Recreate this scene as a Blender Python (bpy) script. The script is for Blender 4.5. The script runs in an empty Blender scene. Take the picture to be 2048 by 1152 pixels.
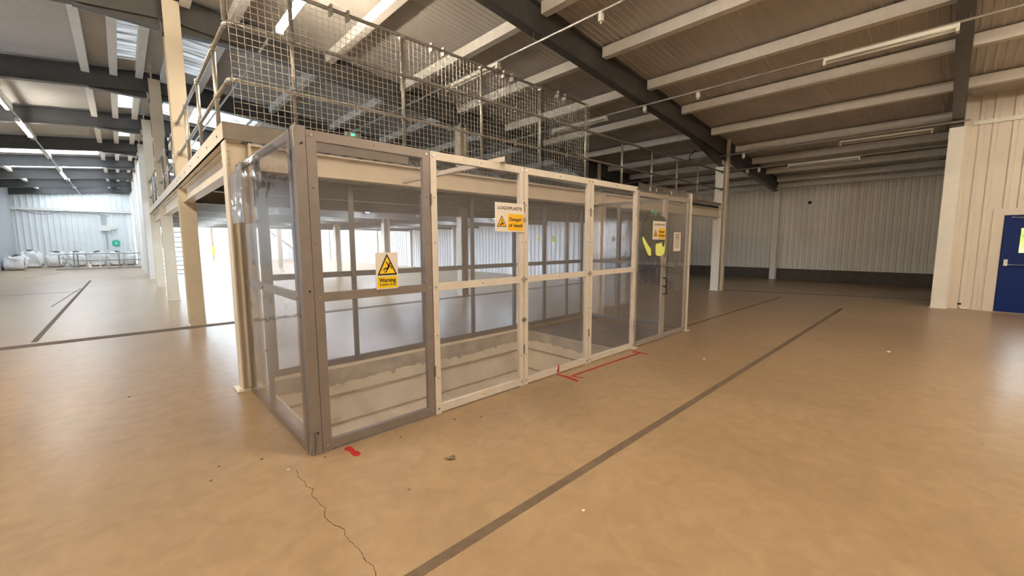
import bpy, math, random
from mathutils import Vector, noise
random.seed(7)
SC = bpy.context.scene
COL = SC.collection

# ---------------------------------------------------------------- camera
F_PX, YAW, PITCH, ROLL = 823.91, math.radians(46.657), math.radians(6.289), math.radians(-0.189)
CAM = Vector((-0.941, -3.202, 1.6))
cd = bpy.data.cameras.new('camera'); cam = bpy.data.objects.new('camera', cd); COL.objects.link(cam)
cd.sensor_fit = 'HORIZONTAL'; cd.sensor_width = 36.0; cd.lens = F_PX / 2048 * 36.0
cd.clip_start = 0.05; cd.clip_end = 300
fw = Vector((math.cos(YAW) * math.cos(PITCH), math.sin(YAW) * math.cos(PITCH), -math.sin(PITCH)))
rt0 = Vector((math.sin(YAW), -math.cos(YAW), 0)); up0 = rt0.cross(fw)
rt = rt0 * math.cos(ROLL) + up0 * math.sin(ROLL); upv = -rt0 * math.sin(ROLL) + up0 * math.cos(ROLL)
from mathutils import Matrix
cam.matrix_world = Matrix(((rt.x, upv.x, -fw.x, CAM.x), (rt.y, upv.y, -fw.y, CAM.y), (rt.z, upv.z, -fw.z, CAM.z), (0, 0, 0, 1)))
SC.camera = cam

# ---------------------------------------------------------------- world, exposure
W = bpy.data.worlds.new('sky'); SC.world = W; W.use_nodes = True
nt = W.node_tree; bg = nt.nodes['Background']
tc = nt.nodes.new('ShaderNodeTexCoord'); sep = nt.nodes.new('ShaderNodeSeparateXYZ')
ramp = nt.nodes.new('ShaderNodeValToRGB')
ramp.color_ramp.elements[0].position = 0.0; ramp.color_ramp.elements[0].color = (0.93, 0.97, 1.0, 1)
ramp.color_ramp.elements[1].position = 0.7; ramp.color_ramp.elements[1].color = (0.55, 0.76, 1.0, 1)
nt.links.new(tc.outputs['Generated'], sep.inputs[0]); nt.links.new(sep.outputs['Z'], ramp.inputs['Fac'])
nt.links.new(ramp.outputs['Color'], bg.inputs['Color'])
SKY = 12.0
bg.inputs['Strength'].default_value = SKY
SC.view_settings.view_transform = 'Standard'; SC.view_settings.look = 'None'
SC.view_settings.gamma = 1.0; SC.view_settings.use_curve_mapping = False
SC.view_settings.exposure = 0.0
SC.cycles.use_denoising = True
SC.cycles.max_bounces = 10; SC.cycles.diffuse_bounces = 5; SC.cycles.glossy_bounces = 4
SC.cycles.transparent_max_bounces = 24; SC.cycles.transmission_bounces = 6
SC.cycles.sample_clamp_indirect = 6.0; SC.cycles.caustics_reflective = False; SC.cycles.caustics_refractive = False
LAMP = 405.0        # radiance of the lit tubes
ROOFLIGHT = 8.3     # radiance of the translucent roof sheets (daylight through them)

# ---------------------------------------------------------------- materials
def nodes_of(name):
    m = bpy.data.materials.new(name); m.use_nodes = True
    return m, m.node_tree, m.node_tree.nodes['Principled BSDF']

def mat(name, col, rough=0.6, metal=0.0, var=0.10, scale=6.0, bump=0.0, bscale=60.0, spec=0.5, dirt=None, dscale=1.2, damt=0.35):
    """painted or plain surface with slight uneven tone, optional darker dirt patches and fine relief"""
    m, t, b = nodes_of(name); N = t.nodes; L = t.links
    geo = N.new('ShaderNodeNewGeometry')
    no = N.new('ShaderNodeTexNoise'); no.inputs['Scale'].default_value = scale; no.inputs['Detail'].default_value = 4
    L.new(geo.outputs['Position'], no.inputs['Vector'])
    r = N.new('ShaderNodeValToRGB')
    r.color_ramp.elements[0].position = 0.3; r.color_ramp.elements[1].position = 0.7
    r.color_ramp.elements[0].color = tuple(c * (1 - var) for c in col) + (1,)
    r.color_ramp.elements[1].color = tuple(min(1, c * (1 + var)) for c in col) + (1,)
    L.new(no.outputs['Fac'], r.inputs['Fac']); out = r.outputs['Color']
    if dirt:
        n2 = N.new('ShaderNodeTexNoise'); n2.inputs['Scale'].default_value = dscale; n2.inputs['Detail'].default_value = 6
        L.new(geo.outputs['Position'], n2.inputs['Vector'])
        r2 = N.new('ShaderNodeValToRGB'); r2.color_ramp.elements[0].position = 0.5; r2.color_ramp.elements[1].position = 0.72
        L.new(n2.outputs['Fac'], r2.inputs['Fac'])
        mu = N.new('ShaderNodeMath'); mu.operation = 'MULTIPLY'; mu.inputs[1].default_value = damt
        L.new(r2.outputs['Color'], mu.inputs[0])
        mx = N.new('ShaderNodeMixRGB'); mx.inputs['Color2'].default_value = dirt + (1,)
        L.new(out, mx.inputs['Color1']); L.new(mu.outputs[0], mx.inputs['Fac']); out = mx.outputs['Color']
    L.new(out, b.inputs['Base Color'])
    b.inputs['Roughness'].default_value = rough; b.inputs['Metallic'].default_value = metal
    b.inputs['Specular IOR Level'].default_value = spec
    if bump:
        n3 = N.new('ShaderNodeTexNoise'); n3.inputs['Scale'].default_value = bscale; n3.inputs['Detail'].default_value = 3
        L.new(geo.outputs['Position'], n3.inputs['Vector'])
        bp = N.new('ShaderNodeBump'); bp.inputs['Strength'].default_value = bump; bp.inputs['Distance'].default_value = 0.01
        L.new(n3.outputs['Fac'], bp.inputs['Height']); L.new(bp.outputs['Normal'], b.inputs['Normal'])
    return m

def emit(name, col, strength):
    m, t, b = nodes_of(name)
    b.inputs['Base Color'].default_value = col + (1,)
    b.inputs['Emission Color'].default_value = col + (1,); b.inputs['Emission Strength'].default_value = strength
    return m

def rooflight_mat(name, strength):
    """translucent sheet with daylight behind it, its glow varied in streaks along the ribs"""
    m, t, b = nodes_of(name); N = t.nodes; L = t.links
    geo = N.new('ShaderNodeNewGeometry'); mp = N.new('ShaderNodeMapping'); mp.inputs['Scale'].default_value = (0.5, 9.0, 0.5)
    n = N.new('ShaderNodeTexNoise'); n.inputs['Scale'].default_value = 1.6; n.inputs['Detail'].default_value = 5
    L.new(geo.outputs['Position'], mp.inputs['Vector']); L.new(mp.outputs['Vector'], n.inputs['Vector'])
    mr = N.new('ShaderNodeMapRange'); mr.inputs['From Min'].default_value = 0.38; mr.inputs['From Max'].default_value = 0.66
    mr.inputs['To Min'].default_value = strength * 0.12; mr.inputs['To Max'].default_value = strength * 1.35  # streaks change only how strongly the sheet glows
    L.new(n.outputs['Fac'], mr.inputs['Value']); L.new(mr.outputs['Result'], b.inputs['Emission Strength'])
    b.inputs['Emission Color'].default_value = (0.80, 0.91, 1.0, 1); b.inputs['Base Color'].default_value = (0.5, 0.5, 0.5, 1)
    b.inputs['Roughness'].default_value = 0.4
    return m

def floor_mat():
    m, t, b = nodes_of('concrete_floor'); N = t.nodes; L = t.links
    geo = N.new('ShaderNodeNewGeometry')
    def nz(sc, det=5, dist=0.0, mapping=None):
        n = N.new('ShaderNodeTexNoise'); n.inputs['Scale'].default_value = sc; n.inputs['Detail'].default_value = det
        n.inputs['Distortion'].default_value = dist
        src = geo.outputs['Position']
        if mapping:
            mp = N.new('ShaderNodeMapping'); mp.inputs['Scale'].default_value = mapping
            L.new(src, mp.inputs['Vector']); src = mp.outputs['Vector']
        L.new(src, n.inputs['Vector']); return n.outputs['Fac']
    def rmp(fac, stops):
        r = N.new('ShaderNodeValToRGB'); e = r.color_ramp.elements
        e[0].position, e[0].color = stops[0][0], stops[0][1] + (1,)
        e[1].position, e[1].color = stops[-1][0], stops[-1][1] + (1,)
        for p, c in stops[1:-1]:
            k = e.new(p); k.color = c + (1,)
        L.new(fac, r.inputs['Fac']); return r.outputs['Color']
    base = rmp(nz(0.40, 4, 0.2), [(0.22, (0.305, 0.210, 0.125)), (0.5, (0.340, 0.240, 0.147)), (0.80, (0.38, 0.277, 0.176))])
    fine = rmp(nz(7.0, 9, 0.8), [(0.3, (0.87, 0.865, 0.86)), (0.7, (1.08, 1.08, 1.07))])
    mul = N.new('ShaderNodeMixRGB'); mul.blend_type = 'MULTIPLY'; mul.inputs['Fac'].default_value = 1
    L.new(base, mul.inputs['Color1']); L.new(fine, mul.inputs['Color2'])
    st = rmp(nz(0.7, 8, 0.5, (1.0, 0.55, 1)), [(0.50, (0, 0, 0)), (0.80, (0.42, 0.42, 0.42))])
    mx = N.new('ShaderNodeMixRGB'); mx.inputs['Color2'].default_value = (0.18, 0.12, 0.07, 1)
    L.new(mul.outputs['Color'], mx.inputs['Color1']); L.new(st, mx.inputs['Fac'])
    L.new(mx.outputs['Color'], b.inputs['Base Color'])
    ro = rmp(nz(0.8, 3, 0.2), [(0.2, (0.285, 0.285, 0.285)), (0.8, (0.34, 0.34, 0.34))])
    L.new(ro, b.inputs['Roughness'])
    b.inputs['Specular IOR Level'].default_value = 0.5
    bp = N.new('ShaderNodeBump'); bp.inputs['Strength'].default_value = 0.15; bp.inputs['Distance'].default_value = 0.02
    hh = nz(4.0, 4, 0.4, (0.6, 1.6, 1))
    L.new(hh, bp.inputs['Height']); L.new(bp.outputs['Normal'], b.inputs['Normal'])
    return m

def sheet_mat(name, tint, haze, refl_rough, bump=0.0, smear=0.5):
    """clear plastic sheet: see-through, surface reflection, slight milky scratches and dust"""
    m, t, b = nodes_of(name); N = t.nodes; L = t.links
    out = N['Material Output']; N.remove(b)
    geo = N.new('ShaderNodeNewGeometry')
    tr = N.new('ShaderNodeBsdfTransparent'); tr.inputs['Color'].default_value = tint + (1,)
    gl = N.new('ShaderNodeBsdfGlossy'); gl.inputs['Roughness'].default_value = refl_rough; gl.inputs['Color'].default_value = (1, 1, 1, 1)
    df = N.new('ShaderNodeBsdfDiffuse'); df.inputs['Color'].default_value = (0.80, 0.80, 0.84, 1)
    n = N.new('ShaderNodeTexNoise'); n.inputs['Scale'].default_value = 2.2; n.inputs['Detail'].default_value = 7
    mp = N.new('ShaderNodeMapping'); mp.inputs['Scale'].default_value = (1.6, 1.6, 0.7)
    L.new(geo.outputs['Position'], mp.inputs['Vector']); L.new(mp.outputs['Vector'], n.inputs['Vector'])
    mr = N.new('ShaderNodeMapRange'); mr.inputs['From Min'].default_value = 0.3; mr.inputs['From Max'].default_value = 0.75
    mr.inputs['To Min'].default_value = haze * (1 - smear); mr.inputs['To Max'].default_value = haze * (1 + smear)
    L.new(n.outputs['Fac'], mr.inputs['Value'])
    tl = N.new('ShaderNodeBsdfTranslucent'); tl.inputs['Color'].default_value = (0.86, 0.87, 0.90, 1)
    hz = N.new('ShaderNodeMixShader'); hz.inputs['Fac'].default_value = 0.65            # dust scatters mostly forwards
    L.new(df.outputs[0], hz.inputs[1]); L.new(tl.outputs[0], hz.inputs[2])
    m1 = N.new('ShaderNodeMixShader'); L.new(mr.outputs['Result'], m1.inputs['Fac'])
    L.new(tr.outputs[0], m1.inputs[1]); L.new(hz.outputs[0], m1.inputs[2])
    dt = N.new('ShaderNodeVectorMath'); dt.operation = 'DOT_PRODUCT'          # Fresnel of a thin sheet, the same from both faces
    L.new(geo.outputs['Incoming'], dt.inputs[0]); L.new(geo.outputs['Normal'], dt.inputs[1])
    def mth(op, a, c):
        q = N.new('ShaderNodeMath'); q.operation = op
        for i_, v_ in enumerate((a, c)):
            if isinstance(v_, (int, float)): q.inputs[i_].default_value = v_
            elif v_ is not None: L.new(v_, q.inputs[i_])
        return q.outputs[0]
    fz = mth('ADD', mth('MULTIPLY', mth('POWER', mth('SUBTRACT', 1.0, mth('ABSOLUTE', dt.outputs['Value'], None)), 5.0), 0.9), 0.032)
    m2 = N.new('ShaderNodeMixShader'); L.new(fz, m2.inputs['Fac'])
    L.new(m1.outputs[0], m2.inputs[1]); L.new(gl.outputs[0], m2.inputs[2])
    if bump:
        n3 = N.new('ShaderNodeTexNoise'); n3.inputs['Scale'].default_value = 3.5; n3.inputs['Detail'].default_value = 2
        L.new(geo.outputs['Position'], n3.inputs['Vector'])
        bm = N.new('ShaderNodeBump'); bm.inputs['Strength'].default_value = bump; bm.inputs['Distance'].default_value = 0.05
        L.new(n3.outputs['Fac'], bm.inputs['Height']); L.new(bm.outputs['Normal'], gl.inputs['Normal'])
    L.new(m2.outputs[0], out.inputs['Surface'])
    return m

M = {}
M['floor'] = floor_mat()
M['joint'] = mat('joint_and_shade_filler', (0.135, 0.10, 0.073), 0.9, var=0.2, scale=14, spec=0.15)
M['crack'] = mat('crack_dark', (0.07, 0.045, 0.03), 1.0, spec=0.0)
M['pit'] = mat('pit_concrete', (0.80, 0.74, 0.64), 0.75, var=0.06, scale=3, dirt=(0.42, 0.37, 0.30), dscale=1.6, damt=0.4, bump=0.2)
M['pitgroove'] = mat('grimy_ledge', (0.40, 0.33, 0.255), 0.8, var=0.15)
M['pitstain'] = mat('pit_damp', (0.44, 0.40, 0.35), 0.55, var=0.25, scale=4)
M['landing'] = mat('landing_grey', (0.17, 0.15, 0.14), 0.5, var=0.12, scale=4)
M['rib_white'] = mat('white_cladding', (0.82, 0.785, 0.73), 0.45, var=0.05, scale=1.2)
M['rib_cream'] = mat('cream_cladding', (0.72, 0.665, 0.595), 0.5, var=0.05, scale=1.2)
M['rib_cool'] = mat('cool_white_cladding', (0.80, 0.82, 0.83), 0.5, var=0.04, scale=1.2)
M['rib_grey'] = mat('grey_cladding', (0.43, 0.45, 0.47), 0.6, var=0.05)
M['roof'] = mat('white_roof_liner', (0.56, 0.535, 0.505), 0.38, var=0.07, scale=1.0)
M['plinth'] = mat('dark_plinth', (0.085, 0.068, 0.055), 0.7, var=0.15)
M['purlin'] = mat('white_purlin', (0.86, 0.83, 0.79), 0.4, var=0.05)
M['dark_steel'] = mat('dark_grey_steel', (0.085, 0.085, 0.088), 0.45, var=0.12, scale=4)
M['cream'] = mat('cream_paint', (0.74, 0.665, 0.545), 0.42, var=0.05, scale=2.5, dirt=(0.52, 0.43, 0.32), dscale=1.3, damt=0.25)
M['white_paint'] = mat('white_paint', (0.86, 0.84, 0.80), 0.4, var=0.03)
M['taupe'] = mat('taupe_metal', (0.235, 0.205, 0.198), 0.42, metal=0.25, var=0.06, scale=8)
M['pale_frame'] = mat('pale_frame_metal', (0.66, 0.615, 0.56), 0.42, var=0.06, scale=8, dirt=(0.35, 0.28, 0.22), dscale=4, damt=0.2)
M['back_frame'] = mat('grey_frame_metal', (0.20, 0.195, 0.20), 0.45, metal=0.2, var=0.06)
M['galv'] = mat('galvanised_tube', (0.44, 0.42, 0.39), 0.36, metal=0.7, var=0.12, scale=12)
M['galv_dark'] = mat('weathered_galvanised', (0.23, 0.215, 0.20), 0.45, metal=0.5, var=0.12, scale=12)
M['wire'] = mat('galvanised_wire', (0.36, 0.345, 0.32), 0.4, metal=0.6)
M['steel'] = mat('bright_steel', (0.75, 0.74, 0.72), 0.2, metal=0.95)
M['deck'] = mat('galvanised_deck', (0.68, 0.69, 0.71), 0.32, metal=0.3, var=0.08)
M['deck_edge'] = mat('deck_edge_channel', (0.20, 0.175, 0.15), 0.5, var=0.12)
M['black'] = mat('black_plastic', (0.012, 0.012, 0.012), 0.4)
M['ink'] = mat('black_print', (0.02, 0.016, 0.012), 0.5)
M['sign_white'] = mat('white_board', (0.80, 0.74, 0.68), 0.35, var=0.02)
M['sign_yellow'] = mat('yellow_print', (0.86, 0.60, 0.015), 0.4, var=0.02)
M['sign_amber'] = mat('amber_print', (0.88, 0.50, 0.01), 0.4, var=0.02)
M['paper'] = mat('paper', (0.78, 0.72, 0.66), 0.7, var=0.02)
M['red'] = mat('red_spray_paint', (0.36, 0.012, 0.01), 0.6, var=0.25, scale=30)
M['reflection_yellow'] = mat('hi_vis_reflection', (0.86, 0.98, 0.28), 0.7, var=0.06, scale=20)  # solid colour standing in for the vest's reflections
M['reflection_dark'] = mat('dark_reflection', (0.085, 0.09, 0.082), 0.85, var=0.15)  # dark part of the vest reflection as solid colour
M['exitgreen'] = mat('green_print', (0.02, 0.50, 0.33), 0.4)
M['blue'] = mat('blue_door_paint', (0.002, 0.018, 0.13), 0.5, spec=0.2, var=0.06)
M['bag'] = mat('white_woven_bag', (0.78, 0.79, 0.80), 0.7, var=0.06, scale=3, bump=0.3, bscale=12)
M['bag_fill'] = mat('dark_scrap', (0.10, 0.085, 0.075), 0.9, var=0.4, scale=20)
M['grey_rail'] = mat('grey_painted_rail', (0.24, 0.245, 0.26), 0.45)
M['concrete'] = mat('grey_concrete', (0.32, 0.32, 0.32), 0.8, var=0.12)
M['yard'] = mat('yard_concrete', (0.62, 0.62, 0.60), 0.8, var=0.1)
M['brown_post'] = mat('brown_post', (0.20, 0.14, 0.09), 0.8, var=0.2)
M['yellow'] = mat('yellow_wrap', (0.9, 0.72, 0.02), 0.5)
M['facade'] = mat('pale_facade', (0.82, 0.82, 0.80), 0.6, var=0.03)
M['plastic_white'] = mat('white_plastic', (0.80, 0.78, 0.73), 0.35, var=0.02)
M['grass'] = mat('grass', (0.16, 0.26, 0.04), 0.9, var=0.35, scale=3)
M['leaf'] = mat('hedge_leaf', (0.46, 0.55, 0.07), 0.7, var=0.4, scale=8)
M['leaf_dry'] = mat('dry_leaf', (0.16, 0.125, 0.09), 0.8, var=0.3, scale=40)
M['pebble'] = mat('pale_chip', (0.78, 0.76, 0.66), 0.7)
M['sheet'] = sheet_mat('clear_sheet', (0.965, 0.96, 0.97), 0.045, 0.05, bump=0.05)
M['sheet_side'] = sheet_mat('clear_sheet_side', (0.95, 0.945, 0.955), 0.045, 0.05, bump=0.12)
M['sheet_door'] = sheet_mat('smoky_sheet', (0.87, 0.86, 0.85), 0.045, 0.07, bump=0.25)
M['sheet_back'] = sheet_mat('scuffed_sheet', (0.94, 0.945, 0.96), 0.06, 0.08, bump=0.05)
M['pvc'] = sheet_mat('crumpled_film', (0.955, 0.945, 0.955), 0.05, 0.20, bump=0.1)
M['glass'] = sheet_mat('window_glass', (0.95, 0.97, 0.93), 0.02, 0.02)
M['tube_on'] = emit('lit_tube', (1.0, 0.83, 0.61), LAMP)
M['tube_day'] = emit('lit_tube_cool', (1.0, 0.93, 0.82), LAMP * 0.35)
M['tube_cool'] = emit('lit_tube_bluish', (0.74, 0.88, 1.0), LAMP * 0.30)
M['tube_off'] = mat('unlit_tube', (0.85, 0.84, 0.80), 0.15, var=0.01)
M['diffuser'] = sheet_mat('clear_cover', (0.88, 0.86, 0.82), 0.12, 0.1)
M['rooflight'] = rooflight_mat('translucent_roof_sheet', ROOFLIGHT)
M['rooflight_mid'] = rooflight_mat('translucent_roof_sheet_dim', ROOFLIGHT * 0.4)
M['rooflight_fill'] = rooflight_mat('translucent_roof_sheet_boosted', ROOFLIGHT * 3.0)  # boosted glow for the sheets added over the far bays
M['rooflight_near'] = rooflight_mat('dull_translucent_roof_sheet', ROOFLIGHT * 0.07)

# ---------------------------------------------------------------- mesh helpers
class MB:
    def __init__(s): s.v = []; s.f = []
    def quad(s, a, b, c, d):
        n = len(s.v); s.v += [tuple(a), tuple(b), tuple(c), tuple(d)]; s.f.append((n, n + 1, n + 2, n + 3)); return s
    def box(s, x0, y0, z0, x1, y1, z1):
        n = len(s.v)
        s.v += [(x0, y0, z0), (x1, y0, z0), (x1, y1, z0), (x0, y1, z0), (x0, y0, z1), (x1, y0, z1), (x1, y1, z1), (x0, y1, z1)]
        s.f += [tuple(n + i for i in q) for q in ((3, 2, 1, 0), (4, 5, 6, 7), (0, 1, 5, 4), (1, 2, 6, 5), (2, 3, 7, 6), (3, 0, 4, 7))]; return s
    def cbox(s, c, d): return s.box(c[0] - d[0] / 2, c[1] - d[1] / 2, c[2] - d[2] / 2, c[0] + d[0] / 2, c[1] + d[1] / 2, c[2] + d[2] / 2)
    def bar(s, p0, p1, w, h, up=(0, 0, 1)):
        """box along p0->p1; w across, h along up"""
        p0, p1, up = Vector(p0), Vector(p1), Vector(up); d = (p1 - p0).normalized()
        sd = d.cross(up).normalized(); u = sd.cross(d).normalized(); n = len(s.v)
        for p in (p0, p1):
            for a, b in ((-1, -1), (1, -1), (1, 1), (-1, 1)): s.v.append(tuple(p + sd * (a * w / 2) + u * (b * h / 2)))
        s.f += [tuple(n + i for i in q) for q in ((0, 3, 2, 1), (4, 5, 6, 7), (0, 1, 5, 4), (1, 2, 6, 5), (2, 3, 7, 6), (3, 0, 4, 7))]; return s
    def tube(s, p0, p1, r, k=8, r1=None, caps=True):
        p0, p1 = Vector(p0), Vector(p1); r1 = r if r1 is None else r1; d = (p1 - p0).normalized()
        a = Vector((0, 0, 1)) if abs(d.z) < 0.9 else Vector((1, 0, 0)); x = d.cross(a).normalized(); y = x.cross(d); n = len(s.v)
        for p, q in ((p0, r), (p1, r1)):
            for i in range(k):
                t = 2 * math.pi * i / k; s.v.append(tuple(p + x * (q * math.cos(t)) + y * (q * math.sin(t))))
        for i in range(k): s.f.append((n + i, n + k + i, n + k + (i + 1) % k, n + (i + 1) % k))
        if caps: s.f.append(tuple(n + i for i in range(k))); s.f.append(tuple(n + k + i for i in reversed(range(k))))
        return s
    def path(s, pts, r, k=6):
        for a, b in zip(pts[:-1], pts[1:]): s.tube(a, b, r, k)
        return s
    def prism(s, poly, fn, t0, t1):
        """poly in 2d, fn(a,b,t) -> point; solid between t0 and t1"""
        n = len(s.v); k = len(poly)
        for t in (t0, t1):
            for a, b in poly: s.v.append(tuple(fn(a, b, t)))
        s.f.append(tuple(n + i for i in range(k))); s.f.append(tuple(n + k + i for i in reversed(range(k))))
        for i in range(k): s.f.append((n + i, n + (i + 1) % k, n + k + (i + 1) % k, n + k + i))
        return s
    def ball(s, c, r, seg=10, rings=6, fn=None):
        n = len(s.v); c = Vector(c)
        for i in range(rings + 1):
            th = math.pi * i / rings
            for j in range(seg):
                ph = 2 * math.pi * j / seg
                p = Vector((math.sin(th) * math.cos(ph), math.sin(th) * math.sin(ph), math.cos(th)))
                q = Vector((p.x * r[0], p.y * r[1], p.z * r[2]))
                if fn: q = fn(p, q)
                s.v.append(tuple(c + q))
        for i in range(rings):
            for j in range(seg):
                a = n + i * seg + j; b = n + i * seg + (j + 1) % seg
                s.f.append((a, a + seg, b + seg, b))
        return s
    def ibeam(s, p0, p1, depth, width, tf=0.016, tw=0.012, up=(0, 0, 1)):
        p0, p1, up = Vector(p0), Vector(p1), Vector(up).normalized(); d = (p1 - p0).normalized()
        u = d.cross(up).normalized().cross(d).normalized()
        o = u * (depth / 2 - tf / 2)
        s.bar(p0 + o, p1 + o, width, tf, up); s.bar(p0 - o, p1 - o, width, tf, up); s.bar(p0, p1, tw, depth - 2 * tf, up); return s
    def ribs(s, o, u, length, v, n_, pitch, depth, top, bottom=0.0, flat=0.55, back=0.05):
        """profiled sheet: runs along u from o, height along v up to top(t), ribs stand out along n_"""
        o, u, v, n_ = Vector(o), Vector(u), Vector(v), Vector(n_)
        prof = []; t = 0.0
        while t < length - 1e-6:
            for a, h in ((0, 0), (flat, 0), (flat + 0.1, 1), (0.9, 1)):
                if t + a * pitch < length: prof.append((t + a * pitch, h * depth))
            t += pitch
        prof.append((length, 0))
        topf = top if callable(top) else (lambda q: top); botf = bottom if callable(bottom) else (lambda q: bottom)
        n = len(s.v)
        for q, h in prof:
            for z in (botf(q), topf(q)): s.v.append(tuple(o + u * q + v * z + n_ * h))
        for i in range(len(prof) - 1): s.f.append((n + 2 * i, n + 2 * i + 2, n + 2 * i + 3, n + 2 * i + 1))
        m = len(s.v)   # flat back so the sheet is solid
        for q in (0, length):
            for z in (botf(q), topf(q)): s.v.append(tuple(o + u * q + v * z - n_ * back))
        s.f.append((m, m + 1, m + 3, m + 2))
        e = n + 2 * (len(prof) - 1)
        s.f.append((n, n + 1, m + 1, m)); s.f.append((e, m + 2, m + 3, e + 1)); return s
    def build(s, name, material, parent=None, origin=None, smooth=False):
        o = Vector(parent['_o']) if parent is not None and '_o' in parent else Vector((0, 0, 0))
        org = Vector(origin) if origin is not None else o
        me = bpy.data.meshes.new(name); me.from_pydata([tuple(Vector(p) - org) for p in s.v], [], s.f)
        me.materials.append(M[material] if isinstance(material, str) else material)
        if smooth: me.polygons.foreach_set('use_smooth', [True] * len(me.polygons))
        me.update()
        ob = bpy.data.objects.new(name, me); COL.objects.link(ob); ob['_o'] = tuple(org)
        if parent is not None:
            ob.parent = parent; ob.location = org - o
        else: ob.location = org
        return ob

def tag(o, label=None, cat=None, group=None, kind=None):
    if label: o['label'] = label
    if cat: o['category'] = cat
    if group: o['group'] = group
    if kind: o['kind'] = kind
    return o
def thing(name, loc, label, cat, group=None):
    o = bpy.data.objects.new(name, None); COL.objects.link(o); o.location = loc; o['_o'] = tuple(loc); o.empty_display_size = 0.1
    return tag(o, label, cat, group)
def struct(o, label=None): return tag(o, label, kind='structure')
def text_mesh(txt, size, bold=0.0):
    c = bpy.data.curves.new('lettering', 'FONT'); c.body = txt; c.size = size; c.offset = bold; c.extrude = 0.0006; c.resolution_u = 3
    c.align_x = 'LEFT'
    o = bpy.data.objects.new('lettering', c); COL.objects.link(o); bpy.context.view_layer.update()
    me = bpy.data.meshes.new_from_object(o.evaluated_get(bpy.context.evaluated_depsgraph_get()))
    bpy.data.objects.remove(o); bpy.data.curves.remove(c); return me
def lettering(txt, x0, x1, z0, y, parent, material, height=None, bold=0.0, name='lettering', up=None):
    """writing on a board that faces -Y; fitted to x0..x1 with baseline z0"""
    me = text_mesh(txt, 1.0, bold); xs = [v.co.x for v in me.vertices]; ys = [v.co.y for v in me.vertices]
    sx = (x1 - x0) / (max(xs) - min(xs)); sy = sx if height is None else height / max(ys)
    P = Vector(parent['_o']); mx = min(xs)
    for v in me.vertices:
        a, b, c = v.co; v.co = (x0 + (a - mx) * sx - P.x, y - c - P.y, z0 + b * sy - P.z)
    me.materials.clear(); me.materials.append(M[material]); me.update()
    ob = bpy.data.objects.new(name, me); COL.objects.link(ob); ob.parent = parent; ob['_o'] = tuple(P); return ob
ORD = ['first', 'second', 'third', 'fourth', 'fifth', 'sixth', 'seventh', 'eighth', 'ninth', 'tenth', 'eleventh', 'twelfth']

# ---------------------------------------------------------------- the building's main lines
XL, XM, XR, YB, YF = -6.35, 13.45, 19.65, -13.0, 42.0      # left wall, inner column line, right wall, back wall, far gable
def zroof(x): return 6.21 - 0.1 * abs(x)                    # underside of the roof sheets
PIT = (0.12, 0.10, 4.56, 2.24, -0.80)
FRAMES = [-8.0, -3.1, 2.05, 7.0, 12.0, 17.0, 22.0, 27.0, 32.0, 37.0, 41.8]

# floor with the pit opening
b = MB(); x0, y0, x1, y1, zp = PIT; xe = 6.36
for r in ((XL, YB, 20, y0), (XL, y0, x0, y1), (xe, y0, 20, y1), (XL, y1, 20, YF)): b.box(r[0], r[1], -0.35, r[2], r[3], 0)
floor = struct(b.build('floor', 'floor'), 'glossy tan concrete warehouse floor')
def joint(x0, y0, x1, y1, w, name='joint_and_shade_strip', m='joint', h=0.0015):
    o = MB().bar((x0, y0, 0.0), (x1, y1, 0.0), w, 2 * h).build(name, m, floor); return o
joint(XL, -1.55, 11.55, -1.53, 0.065); joint(6.5, 0.15, 12.95, 0.07, 0.035); joint(XL, 6.70, XM, 6.70, 0.30)
joint(-2.10, 7.0, -2.03, 22.7, 0.075); joint(13.6, 1.95, 15.1, -2.98, 0.10); joint(-2.36, 12.5, -2.12, 18.5, 0.03)  # strip at the side aisle paints the shade of a floor step
joint(-4.4, 26.5, -3.5, 31, 0.05); joint(XL, 16.95, -2.1, 16.95, 0.08)
ck = [(-0.155, -0.13), (-0.175, -0.25), (-0.16, -0.34), (-0.172, -0.40), (-0.150, -0.45), (-0.182, -0.53), (-0.168, -0.60), (-0.172, -0.66), (-0.160, -0.72), (-0.195, -0.80),
      (-0.182, -0.90), (-0.150, -0.985), (-0.168, -1.03), (-0.165, -1.10), (-0.152, -1.20), (-0.166, -1.28), (-0.150, -1.35), (-0.170, -1.42), (-0.15, -1.6), (-0.19, -1.9)]
b = MB()
fine = []
for (ax, ay), (bx, by) in zip(ck[:-1], ck[1:]):
    for k in range(4):
        t = k / 4; fine.append((ax + (bx - ax) * t + random.uniform(-.0035, .0035), ay + (by - ay) * t))
for (ax, ay), (bx, by) in zip(fine[:-1], fine[1:]): b.bar((ax, ay, 0), (bx, by, 0), random.uniform(0.002, 0.0045), 0.001)
tag(b.build('floor_crack', 'crack', floor), 'thin dark zigzag crack in the concrete')

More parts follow.
